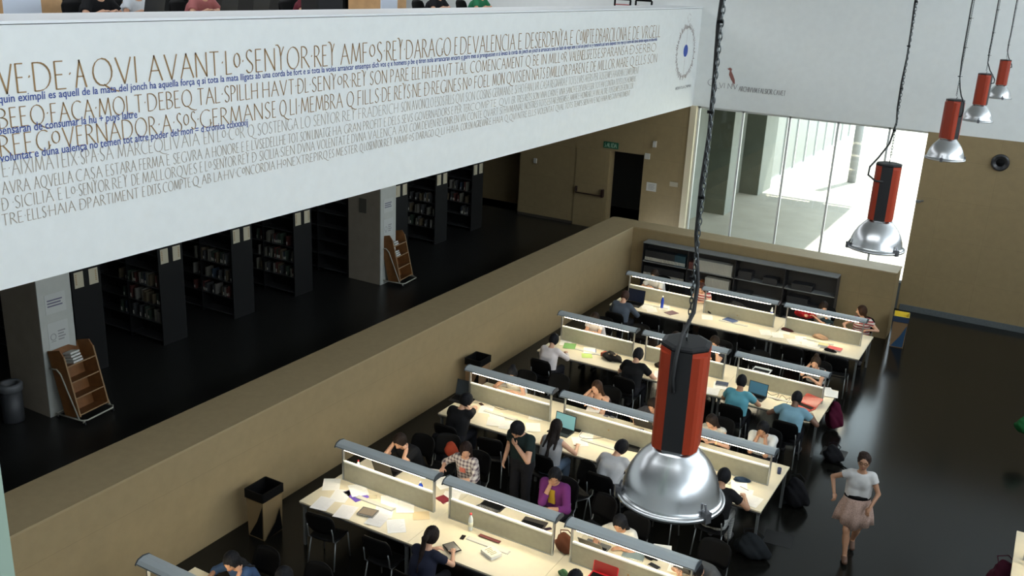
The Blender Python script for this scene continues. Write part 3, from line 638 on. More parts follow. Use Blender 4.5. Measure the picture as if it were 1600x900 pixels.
    P, Fc = sdf_mesh(bt+sl, .014, .014, neckcut)
    mb = MB(); mb.add([tuple(p) for p in P], [tuple(int(i) for i in q) for q in Fc]); sho = mb.build('shirt', shirt_m or cloth(shirt), t, True)
    if bare:
        mb = MB()
        for sx in (1, -1): mb.tube([chest+sp*.04+rt*(sx*.07)+fwd*.125, neck-sp*.01+rt*(sx*.085)+fwd*.045, neck+sp*.012+rt*(sx*.085), neck-sp*.03+rt*(sx*.085)-fwd*.075, chest+sp*.05+rt*(sx*.07)-fwd*.11], .013, 6)
        mb.build('strap', shirt_m or cloth(shirt), sho, True)
    if pants is not None:
        pl = [cap_(hip+rt*tw*.9, hip+rt*tw*.9+sp*.06, tr+.012, tr+.010), cap_(hip-rt*tw*.9, hip-rt*tw*.9+sp*.06, tr+.012, tr+.010)]+[p for i, p in enumerate(legp) if i % 4 != 3]
        P, Fc = sdf_mesh(pl, .018, .018); mb = MB(); mb.add([tuple(p) for p in P], [tuple(int(i) for i in q) for q in Fc]); mb.build('trousers', cloth(pants) if not isinstance(pants, bpy.types.Material) else pants, t, True)
    for i, (a, k_, an, to) in enumerate(legs):
        P, Fc = sdf_mesh([cap_(an-Vector((0, 0, .045)), to+Vector((0, 0, .005)), .040, .034)], .014, .008); mb = MB(); mb.add([tuple(p) for p in P], [tuple(int(j) for j in q) for q in Fc]); mb.build('shoe', mat('shoe_%d' % int(shoe[0]*99), shoe, .6), t, True)
    # hair
    hs = size*(1.05 if female else 1.08); hm = np.array(Mh); H = lambda x, y, z: tuple(hc+Mh @ Vector((x, y, z))*hs)
    E1 = dict(t='ell', c=H(0, -.012, .012), M=hm, r=(.096*hs, .110*hs, .124*hs))
    face = dict(t='ell', c=H(0, .105, -.050), M=hm, r=(.072*hs, .085*hs, .115*hs), sub=1); nk = dict(t='ell', c=H(0, .03, -.16), M=hm, r=(.13, .10, .085), sub=1)
    back = neck-sp*.02-fwd*.085; tail = chest*.75+hip*.25-fwd*.125
    if hair in ('curly', 'bun', 'lowbun', 'pony'): face['c'] = H(0, .108, -.035); face['r'] = (.074*hs, .088*hs, .122*hs)
    if hair == 'short': hp_ = [E1, face, nk, dict(t='ell', c=H(0, -.06, -.135), M=hm, r=(.12, .09, .06), sub=1)]
    elif hair == 'crop': E1['r'] = (.090*hs, .105*hs, .123*hs); hp_ = [E1, face, nk, dict(t='ell', c=H(0, -.06, -.13), M=hm, r=(.12, .09, .07), sub=1)]
    elif hair == 'bun': hp_ = [E1, dict(t='ell', c=H(0, -.05, .145), r=(.045, .045, .045)), face, nk]
    elif hair == 'lowbun': hp_ = [E1, dict(t='ell', c=H(0, -.125, .05), r=(.048, .048, .048)), face, nk]
    elif hair == 'curly': hp_ = [dict(t='ell', c=H(0, -.02, .03), M=hm, r=(.094*hs, .112*hs, .120*hs)), dict(t='ell', c=H(.03, -.10, .06), r=(.06, .06, .06)), face, nk]
    elif hair == 'pony': hp_ = [E1, cap_(H(0, -.11, .03), H(0, -.15, -.05), .032, .036), cap_(H(0, -.15, -.05), tuple(Vector(back)-fwd*.03), .036, .03), cap_(tuple(Vector(back)-fwd*.03), tuple(tail), .03, .014), face, nk]
    else:   # long
        hp_ = [E1]
        for sx in (1, -1):
            hp_ += [cap_(H(sx*.06, -.03, -.02), tuple(neck+rt*(sx*.085)-fwd*.03+sp*.01), .032, .028), cap_(tuple(neck+rt*(sx*.085)-fwd*.03+sp*.01), tuple(chest+rt*(sx*.10)+fwd*(.125 if hair == 'longfront' else -.11)+sp*.05), .028, .018)]
        hp_ += [cap_(H(0, -.06, -.02), tuple(back), .055, .050), cap_(tuple(back), tuple(tail), .05, .03, k=.04), face]
    nzv = np.array([37., 41., 29.])
    def wav(F, G): q = G@np.array(hm)*1.0; return F+.0035*np.sin(q[..., 0]*170)*np.cos(q[..., 1]*90)+(.008*np.sin(G[..., 0]*110)*np.sin(G[..., 1]*95)*np.sin(G[..., 2]*105) if hair == 'curly' else 0)
    P, Fc = sdf_mesh(hp_, .0105, 0, wav); mb = MB(); mb.add([tuple(p) for p in P], [tuple(int(i) for i in q) for q in Fc]); mb.build('hair', hairmat(hairc), t, True)
    info = dict(hc=hc, Mh=Mh, neck=neck, chest=chest, arms=arms, hip=hip, sp=sp, fwd=fwd, rt=rt)
    if extra: extra(t, info)
    return t, info
def glasses(t, i):
    mb = MB(); M, c = i['Mh'], i['hc']
    for sx in (-1, 1):
        pts = [c+M @ Vector((sx*.031+.024*math.cos(a), .100, .008+.017*math.sin(a))) for a in [2*PI*k/12 for k in range(13)]]; mb.tube(pts, .0035, 5, caps=False)
        mb.tube([c+M @ Vector((sx*.055, .098, .012)), c+M @ Vector((sx*.084, .0, .012))], .003, 5)
    mb.tube([c+M @ Vector((-.008, .103, .010)), c+M @ Vector((.008, .103, .010))], .003, 5); mb.build('glasses', BLACK, t)
def wristband(side, m):
    def f(t, i):
        a, e, w_ = i['arms'][side]; d = (w_-e).normalized(); p = e.lerp(w_, .9); mb = MB(); mb.tube([p-d*.008, p+d*.008], .033, 10); mb.build('bracelet', m, t)
    return f
def graphic(m, w_=.07, h_=.05):
    def f(t, i):
        mb = MB(); c = i['chest']+i['fwd']*.155+i['sp']*.03; r_, u_ = i['rt']*w_, i['sp']*h_; mb.cbox((0, 0, 0), (1, 1, 1)); mb.v = [tuple(c+r_*v[0]*2+u_*v[1]*2+i['fwd']*v[2]*.02) for v in mb.v]; mb.build('shirt_print', m, t)
    return f
BLK = (.008, .008, .010); WHT = (.62, .62, .60); BRN = (.045, .022, .012); DBR = (.018, .011, .008)
PLAID = check_mat('plaid_cloth', (.55, .50, .47), (.10, .07, .09), 16); STRIPE = check_mat('red_white_stripe', (.55, .48, .45), (.28, .03, .04), 14, 'stripe'); PLAID2 = check_mat('pale_plaid_shorts', (.40, .40, .38), (.22, .22, .22), 22)
BWS = check_mat('black_white_top', (.55, .54, .52), (.02, .02, .02), 8, 'stripe')
OR = mat('orange_band', (.6, .2, .05), .5)
PEOPLE = [
 ('A1', 1023, 425, 'S', 'person in white t-shirt, farthest left on the far side of the farthest row', dict(shirt=WHT, R='rest', L='cross', hairc=DBR)),
 ('A2', 1094, 447, 'S', 'person with dark reddish hair beside the lamp cable in the farthest row', dict(female=1, hair='long', hairc=(.05, .018, .012), shirt_m=STRIPE, R='cheek', L='rest', sleeve=.3)),
 ('A3', 1285, 474, 'S', 'person with long dark hair and white top bending over a red bag', dict(female=1, hair='long', hairc=DBR, shirt=WHT, sleeve=.4, R=(.35, .42, .84), L=(.12, .46, .84), hy=25, hp=45)),
 ('A4', 1348, 488, 'S', 'person with long brown hair and red striped sleeves turned sideways, farthest row', dict(female=1, hair='long', hairc=BRN, shirt_m=STRIPE, sleeve=.45, hp=8, hy=-70, lean=14, R=(.32, .46, .80), L=(-.2, .34, .80))),
 ('A5', 977, 460, 'N', 'person in dark blue grey shirt at a laptop, farthest row, back turned', dict(shirt=(.07, .085, .11), sleeve=1.6, hair='crop', hairc=(.05, .025, .018), R='rest', L='rest')),
 ('B1', 927, 491, 'S', 'person in white top leaning on crossed arms, far side of second farthest row', dict(female=1, hair='pony', hairc=DBR, shirt=(.65, .6, .58), sleeve=.35, R='cross', L='cross', hp=48, hy=25)),
 ('B2', 1045, 532, 'S', 'person in white sleeves mostly hidden behind the top of the biggest lamp', dict(shirt=WHT, R='wide', L='rest', hairc=DBR)),
 ('B3', 1117, 529, 'S', 'person in dark grey t-shirt, hand to the face, right of the biggest lamp top', dict(shirt=(.035, .035, .042), R='rest', L='face', hairc=(.02, .012, .008), hp=42)),
 ('B4', 1275, 562, 'S', 'person with a top bun and black and white top, one hand at the temple', dict(female=1, hair='bun', hairc=(.035, .022, .014), shirt_m=BWS, sleeve=0, R='temple', L='cross', hp=32)),
 ('B5', 866, 528, 'N', 'person with short dark hair and white knit top writing, back turned', dict(female=1, hair='short', hairc=BLK, shirt=(.60, .55, .55), sleeve=1.7, R='write', L='rest')),
 ('B6', 1001, 549, 'N', 'broad person in black t-shirt, back to the viewer, just left of the big lamp', dict(shirt=(.006, .006, .007), size=1.08, R='write', L='rest', hair='crop', hairc=BLK, lean=24)),
 ('B7', 1161, 593, 'N', 'person in turquoise t-shirt using a dark laptop, back to the viewer', dict(tone='m', shirt=(.10, .31, .38), R='write', L='rest', hair='crop', hairc=BLK, lean=16, hp=15)),
 ('B8', 1246, 616, 'N', 'person in light blue t-shirt leaning with wide elbows, back turned', dict(tone='d', shirt=(.19, .34, .42), R='wide', L='wide', hair='crop', hairc=BLK, lean=26)),
 ('C1', 798, 577, 'S', 'person with black hair and white strap top writing, near the parapet', dict(female=1, hair='lowbun', hairc=BLK, shirt=(.68, .66, .6), sleeve=0, bare=True, R='write', L='rest', hp=50, hy=20, tone='l')),
 ('C2', 933, 603, 'S', 'person with long brown hair and dark strap top, one hand in the hair, looking up', dict(female=1, hair='longfront', hairc=BRN, shirt=(.03, .02, .02), sleeve=0, bare=True, R='temple', L='cross', hp=12, hy=-6, hr=8)),
 ('C3', 1021, 627, 'S', 'person half hidden by the left edge of the big lamp, arm on the desk', dict(shirt=(.05, .05, .06), R='wide', L='rest', hairc=DBR, hp=42)),
 ('C4', 1114, 653, 'S', 'person with brown hair, pale vest and bracelet, just right of the biggest lamp', dict(female=1, hair='long', hairc=DBR, shirt=(.45, .43, .38), sleeve=.12, R='rest', L='rest', hp=40, hy=-15, extra=wristband(1, mat('cream_band', (.7, .6, .3), .5)))),
 ('C5', 1192, 668, 'S', 'person in white printed t-shirt with both hands at the mouth', dict(tone='m', shirt=WHT, R='face', L='face', hp=36, lean=18, hairc=BLK, extra=graphic(mat('dark_print', (.10, .04, .07), .8)))),
 ('C6', 733, 616, 'N', 'person in black t-shirt with hand at the cheek, back turned, near the parapet', dict(shirt=(.007, .007, .008), R='cheek', L='rest', hair='short', hairc=BLK, hy=-35, hp=25, lean=22)),
 ('C7', 877, 660, 'N', 'person with long dark hair and grey vest before a lit screen', dict(female=1, hair='long', hairc=(.013, .009, .008), shirt=(.26, .26, .27), sleeve=0, R='wide', L='rest', hp=15, pants=(.10, .14, .20))),
 ('C8', 968, 687, 'N', 'person in light grey shirt hunched towards a laptop, just left of the big lamp shade', dict(shirt=(.42, .42, .43), sleeve=1.5, R='rest', L='rest', hair='short', hairc=BLK, lean=34, hy=-30)),
 ('C9', 1133, 739, 'N', 'person in black t-shirt and pale checked shorts, right of the biggest lamp', dict(tone='m', shirt=(.009, .009, .010), R='wide', L='rest', hair='short', hairc=BLK, pants=PLAID2)),
 ('D1', 625, 681, 'S', 'person in black t-shirt resting the head on both hands, by the parapet', dict(shirt=(.009, .010, .011), R='temple', L='cheek', hp=52, hairc=DBR, hair='short')),
 ('D2', 722, 703, 'S', 'person with long dark hair in a plaid shirt turning pages of a magazine', dict(female=1, hair='long', hairc=(.02, .011, .009), shirt_m=PLAID, sleeve=1.35, R=(.30, .36, .82), L='rest', hp=28, hy=35, lean=12, extra=graphic(mat('red_print', (.55, .15, .11), .8), .05, .04))),
 ('D3', 863, 744, 'S', 'person in purple and yellow top holding one hand to the mouth', dict(shirt=(.12, .022, .12), sleeve=1.5, R='face', L='rest', hp=35, hy=20, lean=8, hairc=BLK, extra=graphic(mat('yellow_front', (.48, .30, .02), .85), .055, .12), hair='short', tone='m')),
 ('D4', 968, 810, 'S', 'person with long black hair and white t-shirt bent over papers, below the big lamp shade', dict(female=1, hair='longfront', hairc=BLK, shirt=(.55, .53, .48), sleeve=.5, R='wide', L='rest', hp=42, hy=4, tone='m')),
 ('D5', 1088, 868, 'S', 'person in dark grey t-shirt slumped far forward over the desk at the aisle end', dict(shirt=(.09, .088, .085), R='wide', L='rest', lean=50, hp=75, hairc=BLK, hair='crop')),
 ('D6', 675, 833, 'N', 'person with dark ponytail and navy t-shirt holding a tablet, back to the viewer', dict(female=1, hair='pony', hairc=(.013, .008, .007), shirt=(.012, .014, .028), R='write', L='rest', hp=35)),
 ('D7', 912, 887, 'N', 'person with short black hair cut off by the bottom edge', dict(shirt=(.02, .02, .02), hair='short', hairc=BLK, R='rest', L='rest')),
 ('E1', 358, 868, 'S', 'person with long black hair and blue shirt, chin on hand, lower left corner', dict(female=1, hair='long', hairc=BLK, shirt=(.030, .060, .13), sleeve=1.3, R='wide', L='cheek', hp=42, hy=15, tone='m')),
 ('E2', 442, 894, 'S', 'person with dark hair just showing at the bottom edge, left part', dict(shirt=BLK, hairc=BLK, R='lap', L='lap')),
 ('R1', 1668, 765, 'S', 'person with dark hair cut off by the right edge across the aisle', dict(shirt=BLK, hairc=DBR, hair='curly', R='lap', L='lap')),
]
SEATS = {}
for key, px, py, fc, lab, o in PEOPLE:
    p = at(px, py, 1.2); sg = 1 if fc == 'N' else -1; o.setdefault('lean', 28 if fc == 'S' else 15); ln = o['lean']; off = .50*math.sin(R_(ln))+.02+.5*.05+.03+.06
    hipy = p.y-sg*off; front = ROWY.get(key[0], 13.05)
    if key == 'R1': pass
    else: hipy = min(hipy, front-.28) if sg > 0 else max(hipy, front+DD+.22)
    if sg < 0: o['hp'] = o.get('hp', 38)*.68
    x = p.x; SEATS[key] = (x, hipy, sg)
    human((x, hipy), 0 if sg > 0 else PI, lab, **o)
    if key == 'R1': continue
    chair(x, hipy-sg*.03, 0 if sg > 0 else PI, 'black chair under the '+' '.join(lab.split(',')[0].split()[:12]), 'chairs people sit on')

# the standing man between the middle rows
L_ = [[Vector((sx*.10, .01, .92)), Vector((sx*.11, .04, .50)), Vector((sx*.12, 0, .09)), Vector((sx*.14, .17, .04))] for sx in (1, -1)]
human((-6.34, 11.98), PI-.1, 'standing person in dark green t-shirt looking down with one hand on the chest', hip=(0, 0, .96), legs=L_, lean=6, hp=48, shirt=(.012, .022, .022), R='side', L='chest', hairc=BLK, size=1.05, hair='short')
# the woman walking in the aisle
def skirt(t, i):
    mb = MB(); prof = [(.185, 1.03, .125), (.20, .97, .145), (.24, .86, .18), (.265, .74, .20), (.28, .60, .215)]; n = 56; o0 = len(mb.v)
    for j, (r, z, r2) in enumerate(prof):
        for k in range(n):
            a = 2*PI*k/n; w_ = (1+.10*j/4*math.sin(a*9)+.05*j/4*math.sin(a*5+1)); mb.v.append((r*w_*math.cos(a), r2*w_*math.sin(a)+.01, z+(.03*math.sin(a*3)-.02 if j == 4 else 0)))
    for j in range(4):
        for k in range(n): mb.f.append((j*n+k, (j+1)*n+k, (j+1)*n+(k+1) % n, j*n+(k+1) % n)); mb.m.append(0)
    o = mb.build('skirt', mat('pale_pink_speckled', (.40, .27, .22), .9, noise=.45, nscale=90), t, True); s_ = o.modifiers.new('thick', 'SOLIDIFY'); s_.thickness = .004
    mb = MB(); mb.lathe([(.185, 1.005), (.192, 1.01), (.190, 1.06), (.182, 1.065)], (0, .01, 0), n=32, sq=(1, .70)); mb.build('belt', BLACK, t, True)
    glasses(t, i)
Lw = [[Vector((.08, .0, .90)), Vector((.09, .16, .50)), Vector((.06, .20, .09)), Vector((.06, .35, .05))], [Vector((-.08, .0, .90)), Vector((-.09, -.02, .48)), Vector((-.07, -.22, .14)), Vector((-.07, -.09, .05))]]
human((-1.60, 13.90), PI+.25, 'walking person in white t-shirt, black belt and pale pink skirt in the aisle', female=True, hip=(0, 0, .95), legs=Lw, lean=4, hp=-2, hy=-8, shirt=(.58, .57, .56), sleeve=.40, R=(.36, .10, 1.02), L=(-.17, .26, .95), hair='curly', hairc=(.03, .018, .014), pants=None, tone='m', size=.97, extra=skirt, shoe=(.10, .05, .03))

# empty chairs
for px, py, z, rz, lab in [(513, 800, .8, 0.15, 'empty black chair at the parapet end of the nearest full row'), (603, 838, .8, 0.05, 'empty black chair below the tablet cover, nearest full row')]:
    p = at(px, py, z); chair(p.x, p.y+.02, rz, lab, 'empty black chairs')
for k, (x, y, rz, lab) in enumerate([(-7.4, 20.15, .1, 'empty black chair near the blue bottle in the farthest row'), (-6.0, 20.15, 0, 'empty black chair before the open pad in the farthest row'), (-5.1, 20.2, -.1, 'empty black chair under the scattered papers of the farthest row'), (-4.1, 20.15, .05, 'empty black chair before the red folder of the farthest row'),
        (-3.15, 20.12, 0, 'empty black chair at the aisle end of the farthest row, near side'), (-4.6, 18.9, PI, 'empty black chair on the far side left of the person with a top bun'), (-7.3, 18.85, PI, 'empty black chair behind the far side of the second farthest row'),
        (-5.5, 16.35, 0, 'empty black chair hidden behind the big lamp body'), (-7.5, 15.25, PI, 'empty black chair left of the long brown haired person'), (-7.3, 12.75, .2, 'empty black chair left of the standing person'), (-5.62, 12.4, 2.6, 'empty black chair pushed out right of the standing person'),
        (-4.2, 12.7, 0, 'empty black chair under the big lamp shade'), (-7.78, 11.9, PI+.3, 'empty black chair with a jacket heap behind the plaid shirt'), (-6.35, 11.35, PI, 'empty black chair in front of the standing person'), (-4.9, 11.6, PI-.3, 'empty black chair between purple top and white t-shirt'), (-2.2, 9.0, 1.2, 'empty black chair at the bottom edge by the aisle')]):
    if k in (13,): continue
    chair(x, y, rz, lab, 'empty black chairs')

# ---------------------------------------------------------------- things on the desks
TZ = .7505
cnt = [0]
def sheet(px, py, rot, label, col=(.84, .80, .72), w_=.25, h_=.34, z=0, lines=True, name='paper_sheet', cat='paper', th=.0015, curl=0):
    p = at(px, py, .75); cnt[0] += 1; z0 = TZ+z+(cnt[0] % 9)*.0006
    o = MB().box((-w_/2, -h_/2, 0), (w_/2, h_/2, th)).build(name, mat('paper_%d_%d_%d' % tuple(int(c*99) for c in col), col, .8)); o.location = (p.x, p.y, z0); o.rotation_euler = (0, 0, R_(rot))
    if lines:
        mb = MB(); random.seed(cnt[0])
        for k in range(9):
            y = h_/2-.04-k*(h_-.07)/9; mb.box((-w_/2+.02, y, th), (w_/2-.02-random.random()*.06, y+.003, th+.0003))
        mb.build('writing', mat('grey_writing', (.42, .40, .42), .8), o)
    return tag(o, label, cat)
def cyl(name, px, py, prof, m, label, cat, parts=(), z=TZ):
    p = at(px, py, .75); t = thing(name, label, cat, (p.x, p.y, z)); MB().lathe(prof, n=18).build('body', m, t, True)
    for nm, pr, mm in parts: MB().lathe(pr, n=14).build(nm, mm, t, True)
    return t
CLEAR = mat('clear_plastic', (.62, .66, .66), .15); BLUEB = mat('blue_bottle', (.012, .05, .42), .25); CAPW = mat('white_cap_plastic', (.75, .75, .72), .4); CAPR = mat('red_cap_plastic', (.6, .03, .04), .4)
def bottle(px, py, m, capm, label, h=.24, r=.034, lab=None):
    pr = [(r*.9, 0), (r, .01), (r, h*.62), (r*.85, h*.72), (r*.42, h*.86), (r*.40, h*.92)]
    pa = [('cap', [(r*.48, h*.91), (r*.48, h), (0, h)], capm)]
    if lab: pa.append(('band', [(r*1.02, h*.25), (r*1.02, h*.50)], lab))
    return cyl('bottle', px, py, pr, m, label, 'bottle', pa)
def laptop(px, py, rz, label, scr=(.02, .03, .04), emit=0, lid=(.01, .01, .011), w_=.36, d=.25, ang=105, keys=True):
    """rz: direction the user looks at the screen (0 = +Y)"""
    p = at(px, py, .75); t = thing('laptop', label, 'laptop', (p.x, p.y, TZ), rz); body = mat('laptop_%d' % int(lid[0]*999), lid, .4)
    b_ = MB().box((-w_/2, -d, 0), (w_/2, 0, .018)).build('base', body, t, bevel=.003)
    if keys: MB().box((-w_/2+.02, -d+.10, .0181), (w_/2-.02, -.02, .0195)).build('keyboard', BLACK, b_)
    s_ = MB(); s_.box((-w_/2, -.004, 0), (w_/2, .004, d)); l = s_.build('screen', body, t, bevel=.003); l.location = (0, 0, .018); l.rotation_euler = (R_(90-ang), 0, 0); l.rotation_euler = (-R_(ang-90), 0, 0)
    MB().box((-w_/2+.012, -.0055, .015), (w_/2-.012, -.0042, d-.012)).build('display', mat('display_%d_%d_%d_%d' % (int(scr[0]*999), int(scr[1]*999), int(scr[2]*999), int(emit*10)), scr, .25, emit=emit), l)
    return t
def book(px, py, rot, label, col, w_=.17, h_=.24, th=.03, z=0, cat='book', name='book'):
    p = at(px, py, .75); t = thing(name, label, cat, (p.x, p.y, TZ+z), R_(rot)); m = mat('cover_%d_%d_%d' % tuple(int(c*99) for c in col), col, .5)
    MB().box((-w_/2, -h_/2, .0), (w_/2, h_/2, .003)).box((-w_/2, -h_/2, th-.003), (w_/2, h_/2, th)).box((-w_/2, -h_/2, .003), (-w_/2+.003, h_/2, th-.003)).build('cover', m, t)
    MB().box((-w_/2+.0035, -h_/2+.004, .0032), (w_/2-.005, h_/2-.004, th-.0032)).build('pages', PAPER, t); return t
def bag(px, py, z, label, col, size=(.3, .2, .35), name='bag', cat='bag', strap=True, rz=0, base=0):
    p = at(px, py, z); t = thing(name, label, cat, (p.x, p.y, base), rz); sx, sy, sz = size
    P, Fc = sdf_mesh([dict(t='ell', c=(0, 0, sz*.42), r=(sx*.5, sy*.5, sz*.42)), dict(t='ell', c=(sx*.08, sy*.1, sz*.25), r=(sx*.5, sy*.48, sz*.25)), dict(t='ell', c=(-sx*.05, 0, sz*.72), r=(sx*.36, sy*.36, sz*.28))], max(.012, min(size)*.06), 0,
                     lambda F, G: F+.010*np.sin(G[..., 0]*38+G[..., 2]*21)*np.cos(G[..., 1]*33+G[..., 2]*17)+.05*max(size)*np.sin(G[..., 0]*6/sx+G[..., 2]*5/sz)*np.cos(G[..., 1]*7/sy))
    P[:, 2] = np.maximum(P[:, 2], 0.001); m = mat('bag_%d_%d_%d' % tuple(int(c*999) for c in col), col, .85, bump=.3, nscale=30, spec=.15)
    mb = MB(); mb.add([tuple(q) for q in P], [tuple(int(i) for i in q) for q in Fc]); mb.build('body', m, t, True)
    if strap: MB().tube([(-sx*.25, 0, sz*.85), (-sx*.35, sy*.3, sz*1.0), (0, sy*.4, sz*1.08), (sx*.30, sy*.2, sz*.95), (sx*.25, 0, sz*.8)], .009, 6).build('strap', m, t, True)
    return t
def cable(pts, label, m=BLACK, r=.004):
    P = [at(x, y, .75) for x, y in pts]; P = [Vector((p.x, p.y, TZ+r+.001)) for p in P]; Q = []
    for i in range(len(P)-1):
        a, b_, c, d = P[max(i-1, 0)], P[i], P[i+1], P[min(i+2, len(P)-1)]
        for k in range(5):
            t = k/5; Q.append(.5*((2*b_)+(c-a)*t+(2*a-5*b_+4*c-d)*t*t+(3*b_-3*c+d-a)*t**3))
    Q.append(P[-1]); return tag(MB().tube(Q, r, 6).build('cable', m, None, True), label, 'cable')

# row D (before the standing man)
for px, py, rot, lab, col in [(518, 757, 35, 'white sheet at the far left corner of the paper spread', (.8, .78, .74)), (532, 775, 20, 'white sheet overlapping the left corner sheets', (.78, .77, .75)), (505, 787, 12, 'written sheet nearest the left desk corner', (.74, .73, .74)), (540, 800, 15, 'faintly written sheet before the tablet cover', (.74, .72, .72)),
        (560, 766, 50, 'white sheet lying over the purple folder', (.84, .82, .78)), (609, 784, 38, 'white sheet right of the small tan envelope', (.82, .80, .75)), (633, 792, 35, 'written sheet near the cable slot', (.82, .79, .72)), (590, 812, 10, 'grey sheet under the tablet cover', (.6, .6, .62)), (619, 822, 40, 'large white sheet right of the tablet cover', (.76, .76, .77)), (600, 800, 30, 'white sheet behind the tablet cover', (.8, .78, .72))]:
    sheet(px, py, rot, lab, col, .26, .35)
sheet(557, 773, -20, 'purple folder peeking out under a white sheet', (.10, .05, .38), .36, .25, lines=False, name='folder', cat='folder')
sheet(583, 777, 38, 'small tan envelope beside the purple folder', (.50, .44, .30), .12, .09, lines=False, name='envelope', cat='envelope', z=.006)
sheet(658, 806, 38, 'tan card sheet beside the gap between lamp shades', (.62, .48, .28), .24, .22, lines=False)
tc = book(575, 802, 10, 'dark tablet cover with brown front lying on the papers', (.02, .02, .025), .26, .20, .02, z=.006, name='tablet_case', cat='tablet case')
MB().box((-.11, -.08, .0201), (.11, .08, .0215)).build('front', mat('brown_leather', (.12, .08, .05), .5), tc)
bottle(735, 828, CLEAR, CAPR, 'clear plastic water bottle with red cap standing before the panel', .27, .035, mat('clear_label', (.70, .70, .55), .5))
bottle(657, 771, BLUEB, CAPW, 'blue bottle with white cap behind the left panel', .20, .038)
bottle(560, 737, CLEAR, CAPR, 'clear bottle with pink red cap beside the dark laptop', .20, .032)
ph = tag(MB().box((-.03, -.055, 0), (.03, .055, .01)).build('phone', BLACK, bevel=.004), 'black phone charging beside the tablet', 'phone'); p = at(723, 840, .75); ph.location = (p.x, p.y, TZ); ph.rotation_euler = (0, 0, .2)
ph = tag(MB().box((-.03, -.055, 0), (.03, .055, .01)).build('phone', mat('dark_purple_phone', (.02, .008, .02), .3), bevel=.004), 'dark phone behind the panel near the purple top', 'phone'); p = at(856, 827, .75); ph.location = (p.x, p.y, TZ); ph.rotation_euler = (0, 0, -.6)
tb = thing('tablet', 'black framed tablet held by the person in navy', 'tablet', (*at(706, 858, .75)[:2], TZ+.02), R_(-30)); MB().box((-.12, -.09, 0), (.12, .09, .01)).build('frame', BLACK, tb, bevel=.003); MB().box((-.105, -.075, .0101), (.105, .075, .0108)).build('display', mat('dim_display', (.12, .11, .10), .2), tb)
bk = book(768, 866, -22, 'thick pale printed book lying on the desk', (.62, .60, .50), .24, .19, .045)
mb = MB()
for k in range(5): mb.box((-.085+k*.034, -.06+.012*(k % 2), .0452), (-.07+k*.034, .05-.01*(k % 3), .0458))
mb.build('printed_front', mat('olive_print', (.30, .26, .12), .7), bk)
mb = MB().box((-.17, -.03, 0), (.17, .03, .012)); o = tag(mb.build('pencil_case', mat('dark_red_case', (.11, .015, .015), .6), bevel=.005), 'long dark red case lying in the open cable slot', 'case'); p = at(765, 843, .75); o.location = (p.x, p.y+.0, TZ+.011); o.rotation_euler = (0, 0, 0)
laptop(600, 742, PI, 'open black laptop before the person resting the head on both hands', lid=(.010, .010, .011), ang=112)
laptop(765, 795, PI, 'closed looking black laptop and case behind the panel', lid=(.011, .011, .011), ang=165)
laptop(828, 826, PI+.1, 'dark brown laptop before the purple top', lid=(.045, .038, .03), ang=150)
for px, py, rot, lab in [(672, 741, 20, 'white sheet behind the blue bottle'), (692, 755, 60, 'open magazine page held by the person in plaid'), (704, 778, 20, 'pad page seen between two lamp posts'), (720, 763, 25, 'white sheet with a small dark printed circle'), (960, 836, 10, 'white page before the person with long black hair'), (985, 850, -5, 'grey written page beside the grey folder'), (1035, 862, 20, 'white page behind the black pouch'), (1060, 885, 10, 'white page before the slumped person')]: sheet(px, py, rot, lab)
book(693, 781, 70, 'dark red notebook seen between the lamp posts', (.20, .02, .03), .15, .20, .015)
bag(882, 862, .75, 'brown leather bag standing between two lamp shades', (.10, .035, .018), (.30, .17, .28), base=TZ)
laptop(925, 862, PI, 'thin grey laptop before the person with long black hair', lid=(.13, .13, .12), ang=120)
book(990, 868, 10, 'grey green plastic folder case with handle', (.19, .24, .24), .30, .22, .02, name='document_case', cat='case')
bag(1016, 873, .75, 'small black pouch beside the grey green case', (.01, .01, .011), (.15, .10, .07), strap=False, name='pouch', cat='pouch', base=TZ)
book(1022, 886, -15, 'black wallet in front of the black pouch', (.012, .01, .011), .16, .08, .02, name='wallet', cat='wallet')
laptop(945, 900, 0, 'bright red laptop lid glowing red at the bottom edge', lid=(.65, .02, .03), scr=(.3, .02, .02), ang=100)
bag(880, 899, .75, 'green cloth pouch at the bottom edge', (.05, .11, .05), (.12, .10, .08), strap=False, name='pouch', cat='pouch', base=TZ)
# row C
for px, py, rot, lab in [(760, 640, 20, 'white sheet beside the black t-shirt elbow'), (777, 653, 40, 'white sheet behind the opened folder pages'), (772, 659, 25, 'left page of the opened folder'), (791, 664, 25, 'right page of the opened folder'), (833, 668, 30, 'grey written page right of the standing person head'), (838, 650, 20, 'blank page near the dividing line of two desks'), (906, 690, 35, 'white notebook page right of the long haired person'), (915, 684, 20, 'white page near the looping cable'),
        (793, 599, 15, 'white page under the writing hand'), (928, 638, 15, 'pale pink page behind the panel'), (1163, 772, 10, 'written page at the aisle end of the middle row'), (1175, 783, -5, 'second written page at the aisle end'), (1155, 760, 20, 'blank page beside the blue pencil case'), (1150, 690, 10, 'page before the person with hands at the mouth')]: sheet(px, py, rot, lab)
laptop(727, 621, .1, 'open dark laptop at the left end of the middle row', lid=(.008, .008, .009), w_=.42, d=.30)
laptop(882, 671, -.05, 'open laptop with bright pale cyan page on screen', scr=(.20, .42, .42), emit=.5, w_=.40, d=.27, ang=98)
laptop(985, 693, .15, 'open laptop with dim grey blue screen next to the big lamp', scr=(.10, .17, .20), emit=.25, w_=.40, d=.27)
laptop(1005, 668, PI, 'dark laptop back behind the panel beside the big lamp', lid=(.012, .01, .010), ang=115)
cable([(747, 626), (765, 632), (783, 640), (800, 638), (790, 628)], 'black cables tangled near the left panel')
cable([(898, 665), (911, 672), (905, 682), (920, 686), (950, 684), (965, 690)], 'black looping cable beside the bright laptop')
